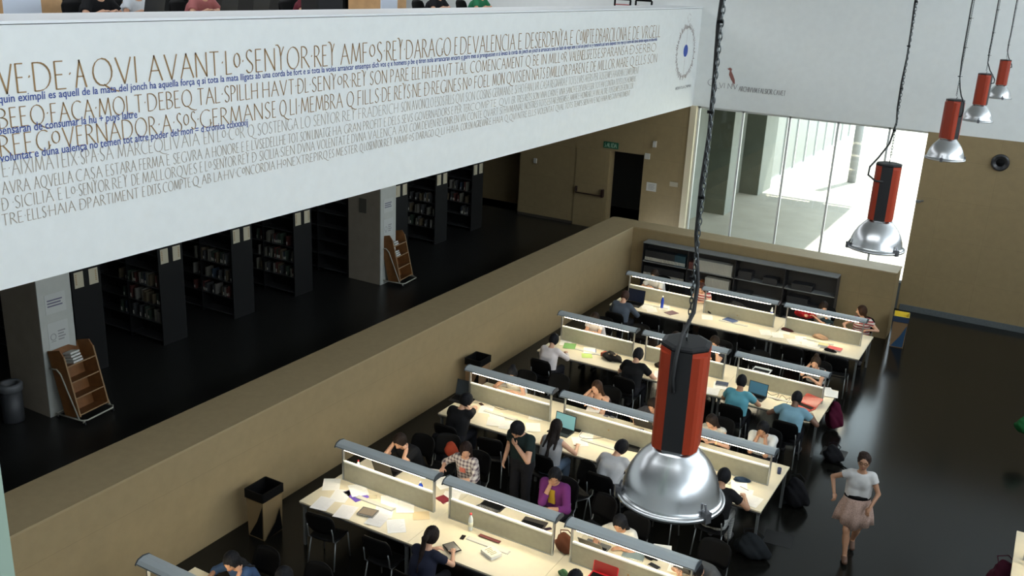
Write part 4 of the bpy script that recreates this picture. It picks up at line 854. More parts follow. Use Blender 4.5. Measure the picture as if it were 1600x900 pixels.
ad = tag(MB().box((-.06, -.03, 0), (.06, .03, .03)).build('power_adapter', BLACK, bevel=.006), 'black power adapter right of the bright laptop', 'adapter'); p = at(902, 674, .75); ad.location = (p.x, p.y, TZ); ad.rotation_euler = (0, 0, .1)
ad = tag(MB().box((-.035, -.03, 0), (.035, .03, .09)).build('desk_camera', BLACK, bevel=.01), 'small black device standing against the left panel', 'device'); p = at(773, 630, .75); ad.location = (p.x, p.y, TZ)
ph = tag(MB().box((-.03, -.055, 0), (.03, .055, .01)).build('phone', mat('dark_red_phone', (.05, .012, .01), .3), bevel=.004), 'dark red phone beside the black t-shirt elbow', 'phone'); p = at(752, 632, .75); ph.location = (p.x, p.y, TZ); ph.rotation_euler = (0, 0, 1)
for px, py in ((947, 650), (957, 652)):
    o = tag(MB().box((-.045, -.03, 0), (.045, .03, .006)).build('card', mat('grey_card', (.12, .12, .13), .5)), 'small grey card on the far side of the panel', 'card', 'two small grey cards'); p = at(px, py, .75); o.location = (p.x, p.y, TZ)
bag(1158, 752, .75, 'blue grey pencil case before the person in black', (.02, .035, .06), (.24, .09, .07), strap=False, name='pencil_case', cat='pencil case', rz=.4, base=TZ)
o = tag(MB().tube([(-.08, 0, .004), (.08, 0, .004)], .004, 6).build('pen', mat('brown_pen', (.10, .04, .02), .4)), 'brown pen lying near the blue pencil case', 'pen'); p = at(1163, 764, .75); o.location = (p.x, p.y, TZ+.006); o.rotation_euler = (0, 0, -.3)
cu = cyl('cup', 1217, 740, [(.03, 0), (.034, .10), (.031, .10), (.028, .008), (0, .008)], mat('dark_blue_cup', (.02, .03, .09), .4), 'small dark blue cup at the far corner beside the aisle', 'cup')
# row B
for px, py, rot, lab, col in [(884, 536, 20, 'thick white pad near the writing hand of the white top', (.82, .80, .74)), (921, 548, 25, 'white page on the blue folder', (.86, .84, .78)), (888, 520, 15, 'white page on the far side of the panel', (.8, .77, .72)), (1125, 603, 15, 'white page left of the turquoise t-shirt', (.78, .76, .72)), (1113, 612, 10, 'white page beside the big lamp body', (.78, .76, .72)), (1291, 611, 25, 'stack of white pages at the far corner', (.76, .74, .70)), (1299, 616, 10, 'loose white page on the far corner', (.78, .77, .73)), (1032, 586, 20, 'page by the right arm of the broad person', (.78, .76, .72))]: sheet(px, py, rot, lab, col, z=.004)
sheet(890, 541, 20, 'green folder under the white pad', (.16, .34, .10), .26, .32, lines=False, name='folder', cat='folder')
sheet(922, 549, 25, 'blue folder under a white page', (.03, .10, .24), .26, .32, lines=False, name='folder', cat='folder')
sheet(917, 556, 30, 'yellow green sheet lying at the desk edge', (.45, .60, .16), .22, .24, lines=False)
b_ = bag(955, 561, .75, 'dark bag with orange red side and printed picture lying on the desk', (.014, .012, .012), (.42, .30, .14), strap=False, rz=-.3, base=TZ)
MB().cbox((-.19, -.03, .07), (.05, .16, .08), .1).build('side_panel', mat('orange_red_side', (.30, .05, .02), .6), b_, bevel=.01); MB().cbox((.04, .0, .125), (.16, .12, .012), .2).build('picture_patch', mat('tan_patch', (.45, .33, .20), .7), b_)
laptop(1183, 618, -.1, 'open laptop with dim blue screen before the turquoise t-shirt', scr=(.05, .14, .20), emit=.5, w_=.38, d=.25, ang=98)
laptop(1262, 634, -.35, 'bright red laptop lid open before the light blue t-shirt', lid=(.50, .05, .03), scr=(.35, .04, .03), ang=150)
laptop(1188, 582, PI, 'white rimmed flat notebook computer behind the panel', lid=(.7, .7, .68), ang=160)
cable([(1198, 612), (1206, 618), (1217, 616), (1212, 625), (1224, 626), (1235, 622), (1228, 632)], 'tangle of black cables behind the two blue shirts')
cable([(1200, 618), (1214, 626), (1222, 618), (1232, 628), (1240, 630)], 'second loop of black cable in the tangle')
bottle(1017, 560, CLEAR, CAPW, 'clear bottle beside the left edge of the big lamp', .20, .03)
bag(1030, 574, .75, 'black and orange pencil case beside the big lamp', (.02, .014, .010), (.20, .10, .10), strap=False, name='pencil_case', cat='pencil case', base=TZ)
bk = book(1128, 601, 12, 'dark blue tablet case on a pile left of the turquoise shirt', (.02, .03, .07), .24, .18, .02, z=.01, name='tablet_case', cat='tablet case')
# row A
for px, py, rot, lab in [(1000, 476, 25, 'open white pages by the grey blue shirt'), (1012, 480, 15, 'second open white page by the grey blue shirt'), (1018, 484, 30, 'white page with a curled corner'), (1038, 481, 20, 'white page leaning beside the blue bottle'), (1105, 496, 20, 'faint page behind the lamp cable'), (1196, 520, 25, 'written page with dark pen on its edge'), (1215, 524, 20, 'blank page in the scattered row of papers'), (1226, 518, 10, 'page nearest the dark glasses'), (1240, 534, 30, 'written page with a dark edge'), (1252, 530, 20, 'page left of the patterned case'), (1262, 537, 10, 'page below the patterned case'), (1273, 540, 0, 'page beside the yellow topped book')]: sheet(px, py, rot, lab)
laptop(993, 473, 0, 'open dark blue laptop at the left end of the farthest row', scr=(.010, .018, .045), lid=(.012, .015, .03), w_=.44, d=.32, ang=98)
bottle(1034, 481, BLUEB, CAPW, 'tall blue bottle with white cap on the farthest row', .30, .036)
book(1049, 489, -25, 'magazine with dark red and teal cover', (.10, .03, .05), .22, .28, .008)
bottle(1120, 488, CLEAR, CAPW, 'clear bottle before the middle panel of the farthest row', .20, .03)
bottle(1205, 493, CLEAR, CAPW, 'clear bottle with blue label at the lamp post of the farthest row', .20, .032, BLUEB)
bag(1110, 490, .75, 'small black purse beside the clear bottle', (.012, .010, .010), (.14, .09, .09), strap=False, name='purse', cat='purse', base=TZ)
book(1141, 501, -18, 'open white pad on a blue cover', (.04, .07, .18), .30, .22, .018, name='writing_pad', cat='pad')
bag(1229, 517, .75, 'dark brown pencil case lying before the right panel', (.05, .015, .015), (.26, .09, .06), strap=False, name='pencil_case', cat='pencil case', base=TZ)
bag(1281, 529, .75, 'pale flower patterned pencil case', (.42, .26, .16), (.32, .14, .09), strap=False, name='pencil_case', cat='pencil case', base=TZ)
book(1286, 541, 5, 'book with yellow top beside the red folder', (.55, .50, .22), .20, .16, .05)
book(1304, 546, -3, 'bright red folder at the desk end', (.55, .02, .03), .30, .20, .03, name='folder', cat='folder')
bag(1296, 549, .75, 'black pencil case lying against the red folder', (.012, .01, .01), (.24, .07, .06), strap=False, name='pencil_case', cat='pencil case', base=TZ)
bag(1257, 496, .75, 'red fabric bag in front of the bending person', (.28, .012, .016), (.46, .25, .24), base=TZ, strap=False)
bag(1290, 503, .75, 'black purse with teal trim beside the red bag', (.015, .03, .035), (.30, .14, .08), strap=False, name='purse', cat='purse', base=TZ)
bag(1150, 486, .75, 'black bag on the far side of the middle panel', (.012, .012, .013), (.55, .25, .22), strap=False, base=TZ)
# electrical plates on the panels
for px, py, r in ((1152, 493, 'A'), (951, 672, 'C'), (1162, 0, 'x')):
    if r == 'x': continue
    y = ROWY[r]+.86-.0145; p = atY(px, py, y); o = tag(MB().box((-.08, -.003, -.045), (.08, 0, .045)).box((-.012, -.004, -.012), (.012, -.003, .012), 1).build('socket_plate', [PANEL, INK]), 'beige socket plate on the panel of the %s' % rown[r], 'socket'); o.location = (p.x, y, max(p.z, .84))
y = ROWY['D']+.86-.0145; p = atY(982, 894, y); o = tag(MB().box((-.10, -.003, -.05), (.10, 0, .05)).box((-.012, -.004, -.02), (.012, -.003, .012), 1).build('socket_plate', [PANEL, INK]), 'beige socket plate above the red laptop', 'socket'); o.location = (p.x, y, .88)

# ---------------------------------------------------------------- bags and bins on the floor
bag(1300, 720, 0, 'black shoulder bag with looped strap lying beside the aisle', BLK, (.34, .30, .30))
mb = MB(); mb.tube([(0, 0, .02), (.25, .02, .02), (.42, -.10, .02), (.40, -.28, .02), (.1, -.30, .02)], .016, 6); o = tag(mb.build('bag_strap', BLACK, None, True), 'thick black strap lying on the floor beside the shoulder bag', 'strap'); p = at(1290, 722, 0); o.location = (p.x, p.y, 0)
bag(1240, 790, 0, 'black backpack standing under the aisle end of the middle row', BLK, (.40, .30, .50))
bag(1172, 868, 0, 'black open bag with grey items on the floor beside the grey t-shirt', (.012, .014, .016), (.50, .36, .36))
bag(1300, 672, .0, 'dark magenta jacket bag hanging at the desk end', (.07, .006, .022), (.30, .30, .55), base=.05, strap=False)
bag(1600, 672, .5, 'green bag at the right edge', (.01, .09, .025), (.34, .30, .30), base=.45, strap=False)
bag(1572, 888, .4, 'purple red backpack at the lower right corner', (.06, .010, .022), (.40, .34, .50), base=.0)
bag(683, 712, .3, 'black jacket heap on a chair behind the middle row', BLK, (.40, .35, .70), strap=False, name='jacket', cat='jacket')
bag(840, 596, .3, 'black jacket hanging beside the white knit top', BLK, (.30, .26, .60), strap=False, name='jacket', cat='jacket', base=.10)
bag(705, 705, .8, 'dark orange red hood or bag behind the plaid shirt', (.30, .045, .02), (.22, .20, .24), strap=False, base=.72, name='cap_hat', cat='hat')
def bin_(px, py, z, rz, label, body, rim, liner=None, base=0):
    p = at(px, py, z); t = thing('waste_bin', label, 'bin', (p.x, p.y, base), rz)
    a, b_, h = .17, .21, .78
    mb = MB(); o_ = []
    for (k, zz) in ((.92, 0), (1, h)): o_.append([(-a*k, -b_*k, zz), (a*k, -b_*k, zz), (a*k, b_*k, zz), (-a*k, b_*k, zz)])
    mb.add(o_[0]+o_[1], [(3, 2, 1, 0), (0, 1, 5, 4), (1, 2, 6, 5), (2, 3, 7, 6), (3, 0, 4, 7)])
    ii = [(x*.94, y*.94, zz) for x, y, zz in o_[1]]; jj = [(x*.8, y*.8, .1) for x, y, _ in o_[1]]
    mb.add(o_[1]+ii+jj, [(0, 1, 5, 4), (1, 2, 6, 5), (2, 3, 7, 6), (3, 0, 4, 7), (4, 5, 9, 8), (5, 6, 10, 9), (6, 7, 11, 10), (7, 4, 8, 11), (8, 9, 10, 11)], 1)
    mb.build('body', [body, BLACK], t)
    mb = MB()
    for s_ in (-1, 1): mb.box((-a*1.04, s_*b_*1.02-.012, h-.12), (a*1.04, s_*b_*1.02+.012, h+.02)); mb.box((s_*a*1.02-.012, -b_*1.02, h-.12), (s_*a*1.02+.012, b_*1.02, h+.02))
    mb.build('rim', rim, t)
    mb = MB()
    for s_ in (-1, 1):
        mb.add([(s_*a*.98+s_*.014, -b_*.9, .02), (s_*a*.90+s_*.014, b_*.9, .02), (s_*a*1.0+s_*.010, b_*.6, .42), (s_*a*.98+s_*.014, b_*.1, .22)], [(0, 1, 2, 3)])
        mb.add([(-a*.8, s_*b_*.90+s_*.012, .02), (a*.8, s_*b_*.90+s_*.012, .02), (a*.95, s_*b_*1.0+s_*.008, .6), (a*.2, s_*b_*.93+s_*.012, .3)], [(0, 1, 2, 3)])
    mb.build('dark_graphic', rim if liner is None else mat('blue_graphic', (.015, .06, .13), .6), t)
    if liner: 
        mb = MB(); mb.lathe([(.20, .70), (.25, .80), (.235, .81), (.17, .60)], n=4, a0=PI/4, sq=(1.0, 1.2)); mb.build('liner_bag', liner, t)
CARD = mat('brown_cardboard', (.16, .11, .05), .8)
bin_(414, 800, .35, 0, 'cardboard waste bin with black rim against the long parapet', CARD, BLACK)
bin_(746, 585, .40, 0, 'cardboard waste bin with black rim half hidden behind a lamp shade', mat('brown_cardboard_2', (.20, .12, .06), .8), BLACK)
bin_(1405, 515, .40, .1, 'blue and cardboard recycling bin with yellow liner at the parapet end', mat('blue_bin', (.22, .13, .06), .6), mat('navy_bin', (.012, .03, .07), .6), mat('yellow_liner', (.70, .52, .02), .45))
rb = thing('waste_bin', 'round dark bin with pale ring top beside the near column', 'bin', (-14.35, 8.72, FS)); MB().lathe([(.16, 0), (.17, .03), (.17, .55), (.16, .55)], n=24).build('body', mat('dark_bin', (.03, .032, .035), .5), rb, True); MB().lathe([(.17, .55), (.19, .56), (.20, .66), (.17, .70), (.11, .68), (.11, .5)], n=24).build('rim', mat('bin_ring', (.10, .105, .11), .4), rb, True)

# ---------------------------------------------------------------- low shelves at the end parapet
def shelf_unit(x0, x1, y0, depth, z0, H, levels, label, m, group, name='bookcase', sides=True, top=None):
    t = thing(name, label, 'bookcase', ((x0+x1)/2, y0, z0), 0, group); w2_ = (x1-x0)/2; base = .08
    for s_ in (-1, 1): MB().box((s_*w2_-(.015 if s_ > 0 else 0), 0, 0), (s_*w2_+(.015 if s_ < 0 else 0), depth, H)).build('side_panel', m, t)
    MB().box((-w2_+.015, depth-.015, 0), (w2_-.015, depth, H)).build('back_panel', m, t)
    MB().box((-w2_, -.02, H), (w2_, depth, H+.025)).build('top_board', top or m, t)
    for z in levels: MB().box((-w2_+.015, 0, z), (w2_-.015, depth-.015, z+.02)).build('shelf', top or m, t)
    return t
SHM = mat('dark_shelf_metal', (.018, .018, .02), .5); SHT = mat('grey_shelf_top', (.20, .21, .21), .45)
bx = [-9.28, -7.98, -6.68, -5.38, -4.08]
lev = [.06, .48, .92]
for i in range(4):
    shelf_unit(bx[i], bx[i+1]-.005, 23.90, .36, 0, 1.44, lev, 'low dark bookcase against the end parapet, %s' % ['leftmost, filled with black binders', 'second, filled with pale volumes', 'third, holding stacked black boxes', 'rightmost, holding big black folders'][i], SHM, 'bookcases against the end parapet', top=SHT)
BK = {}
def book_mesh(w_, d, h, m, lm=None, key=None):
    if key in BK: return BK[key]
    mb = MB().box((0, 0, 0), (w_, d, h)); 
    if lm: mb.box((w_*.18, -.0015, h*.10), (w_*.82, 0, h*.10+h*.30), 1)
    BK[key] = mb.data('book', [m, lm] if lm else [m]); return BK[key]
def place_book(me, x, y, z, label, group, cat='book', name='book', ry=0, rz=0):
    o = bpy.data.objects.new(name, me); C.objects.link(o); o.location = (x, y, z); o.rotation_euler = (0, ry, rz); return tag(o, label, cat, group)
BBLK = mat('binder_black', (.02, .021, .024), .5); BTEAL = mat('binder_teal', (.02, .06, .08), .5); BLAB = mat('spine_label', (.62, .60, .52), .7); BGR = mat('volume_grey', (.42, .41, .36), .6)
me = book_mesh(.034, .24, .30, BBLK, BLAB, 'binder'); me2 = book_mesh(.034, .24, .30, BTEAL, BLAB, 'tealbinder'); me3 = book_mesh(.040, .22, .30, BGR, None, 'vol')
for L, z in (('top', .94), ('middle', .50)):
    n = 30
    for k in range(n):
        te = L == 'top' and k > 21
        place_book(me2 if te else me, bx[0]+.06+k*.039, 23.93, z, ('teal' if te else 'black')+' binder with white spine label on the %s shelf of the leftmost bookcase' % L, '%s binders on the %s shelf' % ('teal' if te else 'black', L), 'binder', 'binder')
for k in range(24): place_book(me3, bx[1]+.16+k*.044, 23.93, .94, 'pale grey bound volume on the top shelf of the second bookcase', 'pale volumes on the top shelf', 'volume', 'bound_volume')
for k in range(15): place_book(me3, bx[1]+.52+k*.044, 23.93, .50, 'pale grey bound volume on the middle shelf of the second bookcase', 'pale volumes on the middle shelf', 'volume', 'bound_volume')
place_book(book_mesh(.12, .22, .16, mat('orange_box', (.35, .10, .03), .6), None, 'ob'), bx[1]+.36, 23.93, .50, 'orange box left of the pale volumes on the middle shelf', None, 'box', 'box')
place_book(book_mesh(.12, .2, .20, mat('maroon_box', (.10, .03, .025), .6), None, 'mb'), bx[1]+.03, 23.93, .94, 'maroon box at the left end of the pale volumes', None, 'box', 'box')
fl = book_mesh(.36, .26, .055, BBLK, None, 'flat'); fl2 = book_mesh(.52, .30, .08, BBLK, None, 'flatbig')
for (i, x, z, n, me_, lv) in ((2, .08, .94, 4, fl, 'top'), (2, .75, .94, 3, fl, 'top'), (2, .10, .50, 2, fl, 'middle'), (3, .18, .94, 2, fl2, 'top'), (3, .12, .50, 3, fl2, 'middle'), (3, .62, .50, 2, fl, 'middle')):
    for k in range(n): place_book(me_, bx[i]+x+.012*(k % 2), 23.92, z+k*(.056 if me_ is fl else .081), 'flat black box number-less stack on the %s shelf of the %s bookcase'.replace(' number-less', '') % (lv, ('third', 'rightmost')[i-2]), 'flat black boxes, %s bookcase, %s shelf' % (('third', 'rightmost')[i-2], lv), 'box', 'box')

# ---------------------------------------------------------------- stacks: dark ranges with pale end labels
DARK = mat('black_steel_range', (.007, .007, .007), .6, spec=.25); SIGN = mat('cream_range_sign', (.52, .47, .34), .7)
BC = [mat('spine_%d' % i, c, .7) for i, c in enumerate([(.05, .05, .05), (.09, .025, .02), (.025, .04, .06), (.15, .14, .11), (.03, .045, .03), (.11, .085, .05), (.20, .185, .16)])]
BN = ['dark grey', 'dark red', 'dark blue', 'cream', 'dark green', 'brown', 'pale']
ry_ = [10.50, 12.45, 14.40, 16.35, 18.30, 20.25, 22.20, 24.15]
rn = ['beside the near column', 'second from the near column', 'third from the near column', 'fourth from the near column', 'behind the far column', 'first past the far column', 'second past the far column', 'last before the recess']
books = 0
for i, y in enumerate(ry_):
    t = thing('book_range', 'tall black book range with two cream end labels, %s' % rn[i], 'bookcase', (-15.0, y, FS), 0, 'black book ranges in the stacks')
    MB().box((-.03, 0, 0), (0, .62, 2.15)).build('end_panel', DARK, t); MB().box((-4.0, .295, 0), (-.03, .325, 2.1)).build('back_panel', DARK, t)
    MB().box((-4.0, 0, 2.1), (-.03, .62, 2.15)).build('top_board', DARK, t)
    for z in (.08, .45, .82, 1.19, 1.56, 1.88): MB().box((-4.0, .01, z), (-.03, .61, z+.02)).build('shelf', mat('shelf_edge', (.045, .045, .045), .4), t)
    for x in (-.98, -1.96, -2.95): MB().box((x-.012, .0, 0), (x+.012, .62, 2.1)).build('upright', DARK, t)
    for s_, yy in (('', .06), ('', .37)):
        q = MB().box((0.001, yy, 1.72), (.008, yy+.19, 2.02)).build('range_sign', SIGN, t)
        mb = MB()
        for k in range(6): mb.box((.0085, yy+.02+(.11 if yy > .3 else 0), 1.96-k*.035), (.0095, yy+.05+(.11 if yy > .3 else 0), 1.978-k*.035))
        mb.build('print', INK, q)
    if i in (0, 4): continue
    random.seed(50+i)
    for zi, z in enumerate((1.21, .84, .47)):
        x = -.06
        while x > -1.15 and books < 200:
            wd = random.choice((.03, .04, .05)); c = random.choice((0, 0, 0, 1, 2, 3, 3, 4, 5, 6)); hh = random.choice((.20, .23, .26))
            me_ = book_mesh(wd, .20, hh, BC[c], BLAB if c in (0, 1, 2, 4) else None, 'st%d_%d_%d' % (int(wd*100), c, int(hh*100)))
            x -= wd+random.choice((.004, .006, .03, .10, .16)); place_book(me_, -15.0+x, y+.03, FS+z, '%s book on the %s shelf of the range %s' % (BN[c], ['upper', 'middle', 'lower'][zi], rn[i]), '%s books, %s shelf, range %s' % (BN[c], ['upper', 'middle', 'lower'][zi], rn[i])); books += 1
# posters on the two columns
for y, nm in ((9.12, 'near column'), (18.28, 'far column')):
    for z, hh, lb in ((2.72, .34, 'upper'), (2.16, .46, 'lower')):
        o = MB().box((-13.949, y+.12, z-hh/2), (-13.945, y+.50, z+hh/2)).build('poster', mat('column_poster', (.50, .51, .48), .7)); tag(o, '%s white poster on the %s' % (lb, nm), 'poster')
        mb = MB(); rows_ = 3 if lb == 'upper' else 4
        for k in range(rows_): mb.box((-13.9445, y+(.16 if lb == 'upper' else .30), z+.05-k*.05), (-13.944, y+.44-.03*(k % 2), z+.072-k*.05))
        if lb == 'lower': mb.v += []; strokes(mb, [arc(.21, -.02, .05, .055, 0, 360, 12), [(.17, -.10), (.25, -.10)]], y, z, 1, 1, .01, .014, -13.9442)
        mb.build('print', mat('violet_grey_ink', (.12, .11, .17), .8) if lb == 'upper' else GREYINK, o)
# small dark notice on the far column's tan face
o = tag(MB().box((-14.60, 18.266, 2.50), (-14.38, 18.276, 2.86)).build('notice', mat('dark_notice', (.10, .09, .07), .7)), 'small dark notice on the shaded side of the far column', 'notice')

# display trolleys
WOOD = mat('oak_wood', (.20, .08, .022), .5, noise=.18, nscale=7); WOODD = mat('oak_edge', (.28, .165, .075), .5); TR = mat('cream_tube', (.42, .41, .34), .4)
def trolley(x, y, rz, label):
    t = thing('book_trolley', label, 'trolley', (x, y, FS), rz)       # opening faces +x locally, leaning back
    W, H, D = .62, 1.18, .34; tilt = Matrix.Rotation(R_(-13), 4, 'Y')
    def tl(mb): mb.v = [tuple(Matrix.Translation((.10, 0, .14)) @ tilt @ Vector(v)) for v in mb.v]; return mb
    for s_ in (-1, 1):
        yy = s_*W/2; mb = MB().prism([(-D, 0), (0, 0), (0, H-.12), (-.05, H), (-D, H)], yy-.011, yy+.011, 'y'); tl(mb).build('side_panel', WOOD, t, bevel=.004)
        mb = MB().box((0, yy-.014, 0), (.008, yy+.014, H-.12)); tl(mb).build('edge_band', WOODD, t)
    tl(MB().box((-D, -W/2+.011, 0), (-D+.012, W/2-.011, H-.02))).build('back_panel', WOOD, t)
    for z in (.02, .31, .59, .87): 
        sh_ = tl(MB().box((-D+.012, -W/2+.011, z), (-.004, W/2-.011, z+.016))).build('shelf', WOOD, t); tl(MB().box((-.004, -W/2+.011, z), (.006, W/2-.011, z+.02))).build('shelf_lip', WOODD, sh_)
    for s_ in (-1, 1):
        yy = s_*(W/2+.03); MB().tube([(-.46, yy, .92), (-.30, yy, .93), (-.22, yy, .86), (.10, yy, .10), (-.42, yy, .10)], .013, 8).build('side_tube', TR, t, True)
    MB().tube([(-.42, -W/2-.03, .10), (.16, -W/2-.03, .10), (.22, -W/2+.03, .10), (.22, W/2-.03, .10), (.16, W/2+.03, .10), (-.42, W/2+.03, .10), (-.42, -W/2-.03, .10)], .014, 8).build('base_frame', TR, t, True)
    for xx in (-.40, .17):
        for s_ in (-1, 1): 
            mb = MB(); mb.lathe([(.0, -.012), (.035, -.012), (.035, .012), (0, .012)], n=14); mb.v = [(v[0]+xx, v[2]+s_*W/2, v[1]+.035) for v in mb.v]; mb.build('castor', RUBBER, t)
            MB().box((xx-.012, s_*W/2-.018, .045), (xx+.012, s_*W/2+.018, .09)).build('castor_fork', TR, t)
    return t, tilt
def paper_pile(t, tilt, px, z, label, n=3):
    M = t.matrix_basis @ Matrix.Translation((.10, 0, .14)) @ tilt
    mb = MB()
    for k in range(n): mb.box((-.26, -.10+.012*(k % 2), .018+k*.05), (-.04-.01*k, .10, .05+k*.05))
    mb.v = [tuple(M @ (Vector(v)+Vector((0, px, z)))) for v in mb.v]; return tag(mb.build('leaflet_pile', mat('leaflet_white', (.58, .58, .54), .8)), label, 'leaflets')
t1, ti = trolley(-13.46, 9.54, .12, 'wooden display trolley with cream tube frame beside the near column')
bpy.context.view_layer.update(); paper_pile(t1, ti, -.02, .87, 'white leaflet pile on the top shelf of the near trolley', 4)
t2, ti = trolley(-13.62, 18.78, .12, 'wooden display trolley with cream tube frame beside the far column')
bpy.context.view_layer.update(); paper_pile(t2, ti, -.08, .87, 'small leaflet pile on the top shelf of the far trolley', 2); paper_pile(t2, ti, -.10, .59, 'leaflet pile on the second shelf of the far trolley', 3)

# ---------------------------------------------------------------- pendant lamps
RED = mat('orange_red_enamel', (.30, .030, .007), .35); BLKE = mat('black_enamel', (.010, .010, .011), .4)
BELL = mat('spun_aluminium', (.58, .59, .60), .26, metal=1.0, bump=.02, nscale=60)
def link(mb, c, n_, ang, R0=.0075, L=.032, r=.0028):
    pts = []
    for k in range(13):
        a = 2*PI*k/12; u = R0*math.cos(a); v = L/2*math.sin(a)*1.15; pts.append(Vector(c)+Vector((u*math.cos(ang), u*math.sin(ang), v)))
    mb.tube(pts, r, 5, caps=False)
def make_pendant():
    t = thing('pendant_lamp', 'lamp', 'lamp')       # origin: rim centre
    prof = [(.262, .0), (.262, .012), (.248, .018), (.240, .035), (.232, .08), (.215, .13), (.185, .185), (.148, .23), (.118, .262), (.104, .285)]
    bell = MB().lathe(prof+[(.100, .283), (.142, .225), (.180, .18), (.210, .125), (.226, .08), (.236, .03)], n=48)
    bell.f = bell.f[:-2] if len(bell.f[-1]) > 4 else bell.f; bell.m = bell.m[:len(bell.f)]
    bo = bell.build('reflector', BELL, t, True)
    MB().lathe([(.255, -.006), (.268, -.004), (.268, .014), (.255, .016)], n=48).build('rim_band', mat('rim_metal', (.50, .51, .52), .3, metal=1), t, True)
    MB().lathe([(.0, .004), (.250, .004), (.250, .008), (0, .008)], n=32).build('glass_cover', mat('cover_glass', (.50, .52, .52), .2), t, True)
    for k in range(3):
        a = .9+k*2*PI/3; mb = MB(); mb.cbox((.262*math.cos(a), .262*math.sin(a), .015), (.03, .035, .055), a); mb.tube([(.258*math.cos(a), .258*math.sin(a), .04), (.245*math.cos(a), .245*math.sin(a), .075)], .006, 6); mb.build('clip', mat('clip_metal', (.14, .14, .15), .35, metal=.8), t)
    mb = MB(); mb.lathe([(.112, .275), (.118, .292), (.112, .296)], n=8, a0=PI/8); mb.build('collar', MATS['rim_metal'], t)
    # octagonal housing: alternating red and black faces, slightly flared at the bottom
    z0, z1, n = .290, .800, 16; mb = MB(); rr = .122
    ang = []; 
    for k in range(4):
        a = k*PI/2; ang += [a-R_(24), a+R_(24)]
    lo_ = [(rr*math.cos(a), rr*math.sin(a), z0) for a in ang]; hi_ = [(rr*math.cos(a), rr*math.sin(a), z1) for a in ang]
    fs = []; ms = []
    for k in range(8): fs.append((k, (k+1) % 8, 8+(k+1) % 8, 8+k)); ms.append(1 if k in (0, 4) else 0)
    o_ = len(mb.v); mb.v += lo_+hi_; mb.f += fs; mb.m += ms
    mb.f.append(tuple(range(8))[::-1]); mb.m.append(1); mb.f.append(tuple(range(8, 16))); mb.m.append(1)
    for k in range(4):      # raised red cheeks with a centre groove
        a = k*PI/2+PI/4; c0, c1 = a-R_(21), a+R_(21); P_ = [(rr*math.cos(c0), rr*math.sin(c0)), ((rr+.008)*math.cos(a-.08), (rr+.008)*math.sin(a-.08)), ((rr+.008)*math.cos(a+.08), (rr+.008)*math.sin(a+.08)), (rr*math.cos(c1), rr*math.sin(c1)), ((rr-.02)*math.cos(a), (rr-.02)*math.sin(a))]
        mb.prism(P_, z0-.004, z1-.02, 'z', 0)
    mb.build('housing', [RED, BLKE], t)
    mb = MB(); mb.lathe([(.118, .80), (.122, .805), (.122, .815), (.10, .822), (0, .822)], n=8, a0=PI/8); mb.build('top_plate', BLKE, t)
    mb = MB(); mb.tube([(.0, 0, .82), (.018, 0, .845), (0, 0, .87), (-.018, 0, .845), (0, 0, .82)], .005, 6); mb.build('hook', mat('chain_metal', (.10, .11, .11), .35, metal=.8), t)
    mb = MB(); zt = 5.7; z = .885
    while z < zt: link(mb, (0, 0, z), 0, (0 if int(z*1000) % 2 else 0)+(PI/2 if round((z-.885)/.027) % 2 else 0)); z += .027
    mb.build('chain', MATS['chain_metal'], t)
    mb = MB(); pts = [(.118, -.02, .60), (.142, -.02, .615), (.152, -.025, .68), (.140, -.02, .79), (.08, -.015, .87), (.02, .02, .97), (-.012, .02, 1.10)]+[(-.016+.006*math.sin(k*1.3), -.010+.006*math.cos(k*1.9), 1.1+k*.23) for k in range(1, 20)]
    mb.tube(pts, .0095, 7); mb.build('power_cable', RUBBER, t, True)
    for k in range(12): zc = 1.12+k*.38; mb = MB(); mb.tube([(-.012, -.008, zc), (-.012, -.008, zc+.012)], .016, 6); mb.tube([(.0, .0, zc+.006), (.03, .008, zc+.010)], .003, 5); mb.build('cable_tie', BLACK, t)
    return t
PL = make_pendant(); PLK = family(PL)
lamps = [(1047, 773, -1.40, 'largest orange red and black pendant lamp with silver bell, nearest the viewer'), (1367.5, 387, -1.50, 'second pendant lamp, its cable looping out left, in front of the bright window'), (1476, 248, -.44, 'middle of the five pendant lamps, hanging before the upper right wall'), (1526, 188.5, -.2, 'fourth pendant lamp from the front, with cable bent to the right'), (1560, 153, 0, 'farthest and smallest of the five pendant lamps')]
for i, (px, py, rz, lab) in enumerate(lamps):
    p = atX(px, py, -1.33); pz = (p.x, p.y, p.z)
    if i == 0: PL.location = pz; PL.rotation_euler = (0, 0, rz); PL['label'] = lab; PL['group'] = 'pendant lamps in a line'
    else:
        q = dup(PL, PLK, pz, rz, lab, 'pendant lamps in a line')
        if i in (1, 3, 4):          # these cables loop out to the side
            sd_ = -1 if i == 1 else 1; mb = MB(); mb.tube([(.118, sd_*.02, .66), (.135, sd_*.09, .665), (.12, sd_*.16, .71), (.08, sd_*.16, .78), (.03, sd_*.10, .87), (-.01, sd_*.03, 1.0), (-.016, 0, 1.2)]+[(-.016+.006*math.sin(k*1.3), -.010+.006*math.cos(k*1.9), 1.1+k*.23) for k in range(1, 20)], .0095, 7)
            for c in kids(q):
                if c.name.startswith('power_cable'): c.data = mb.data('power_cable', RUBBER, True)

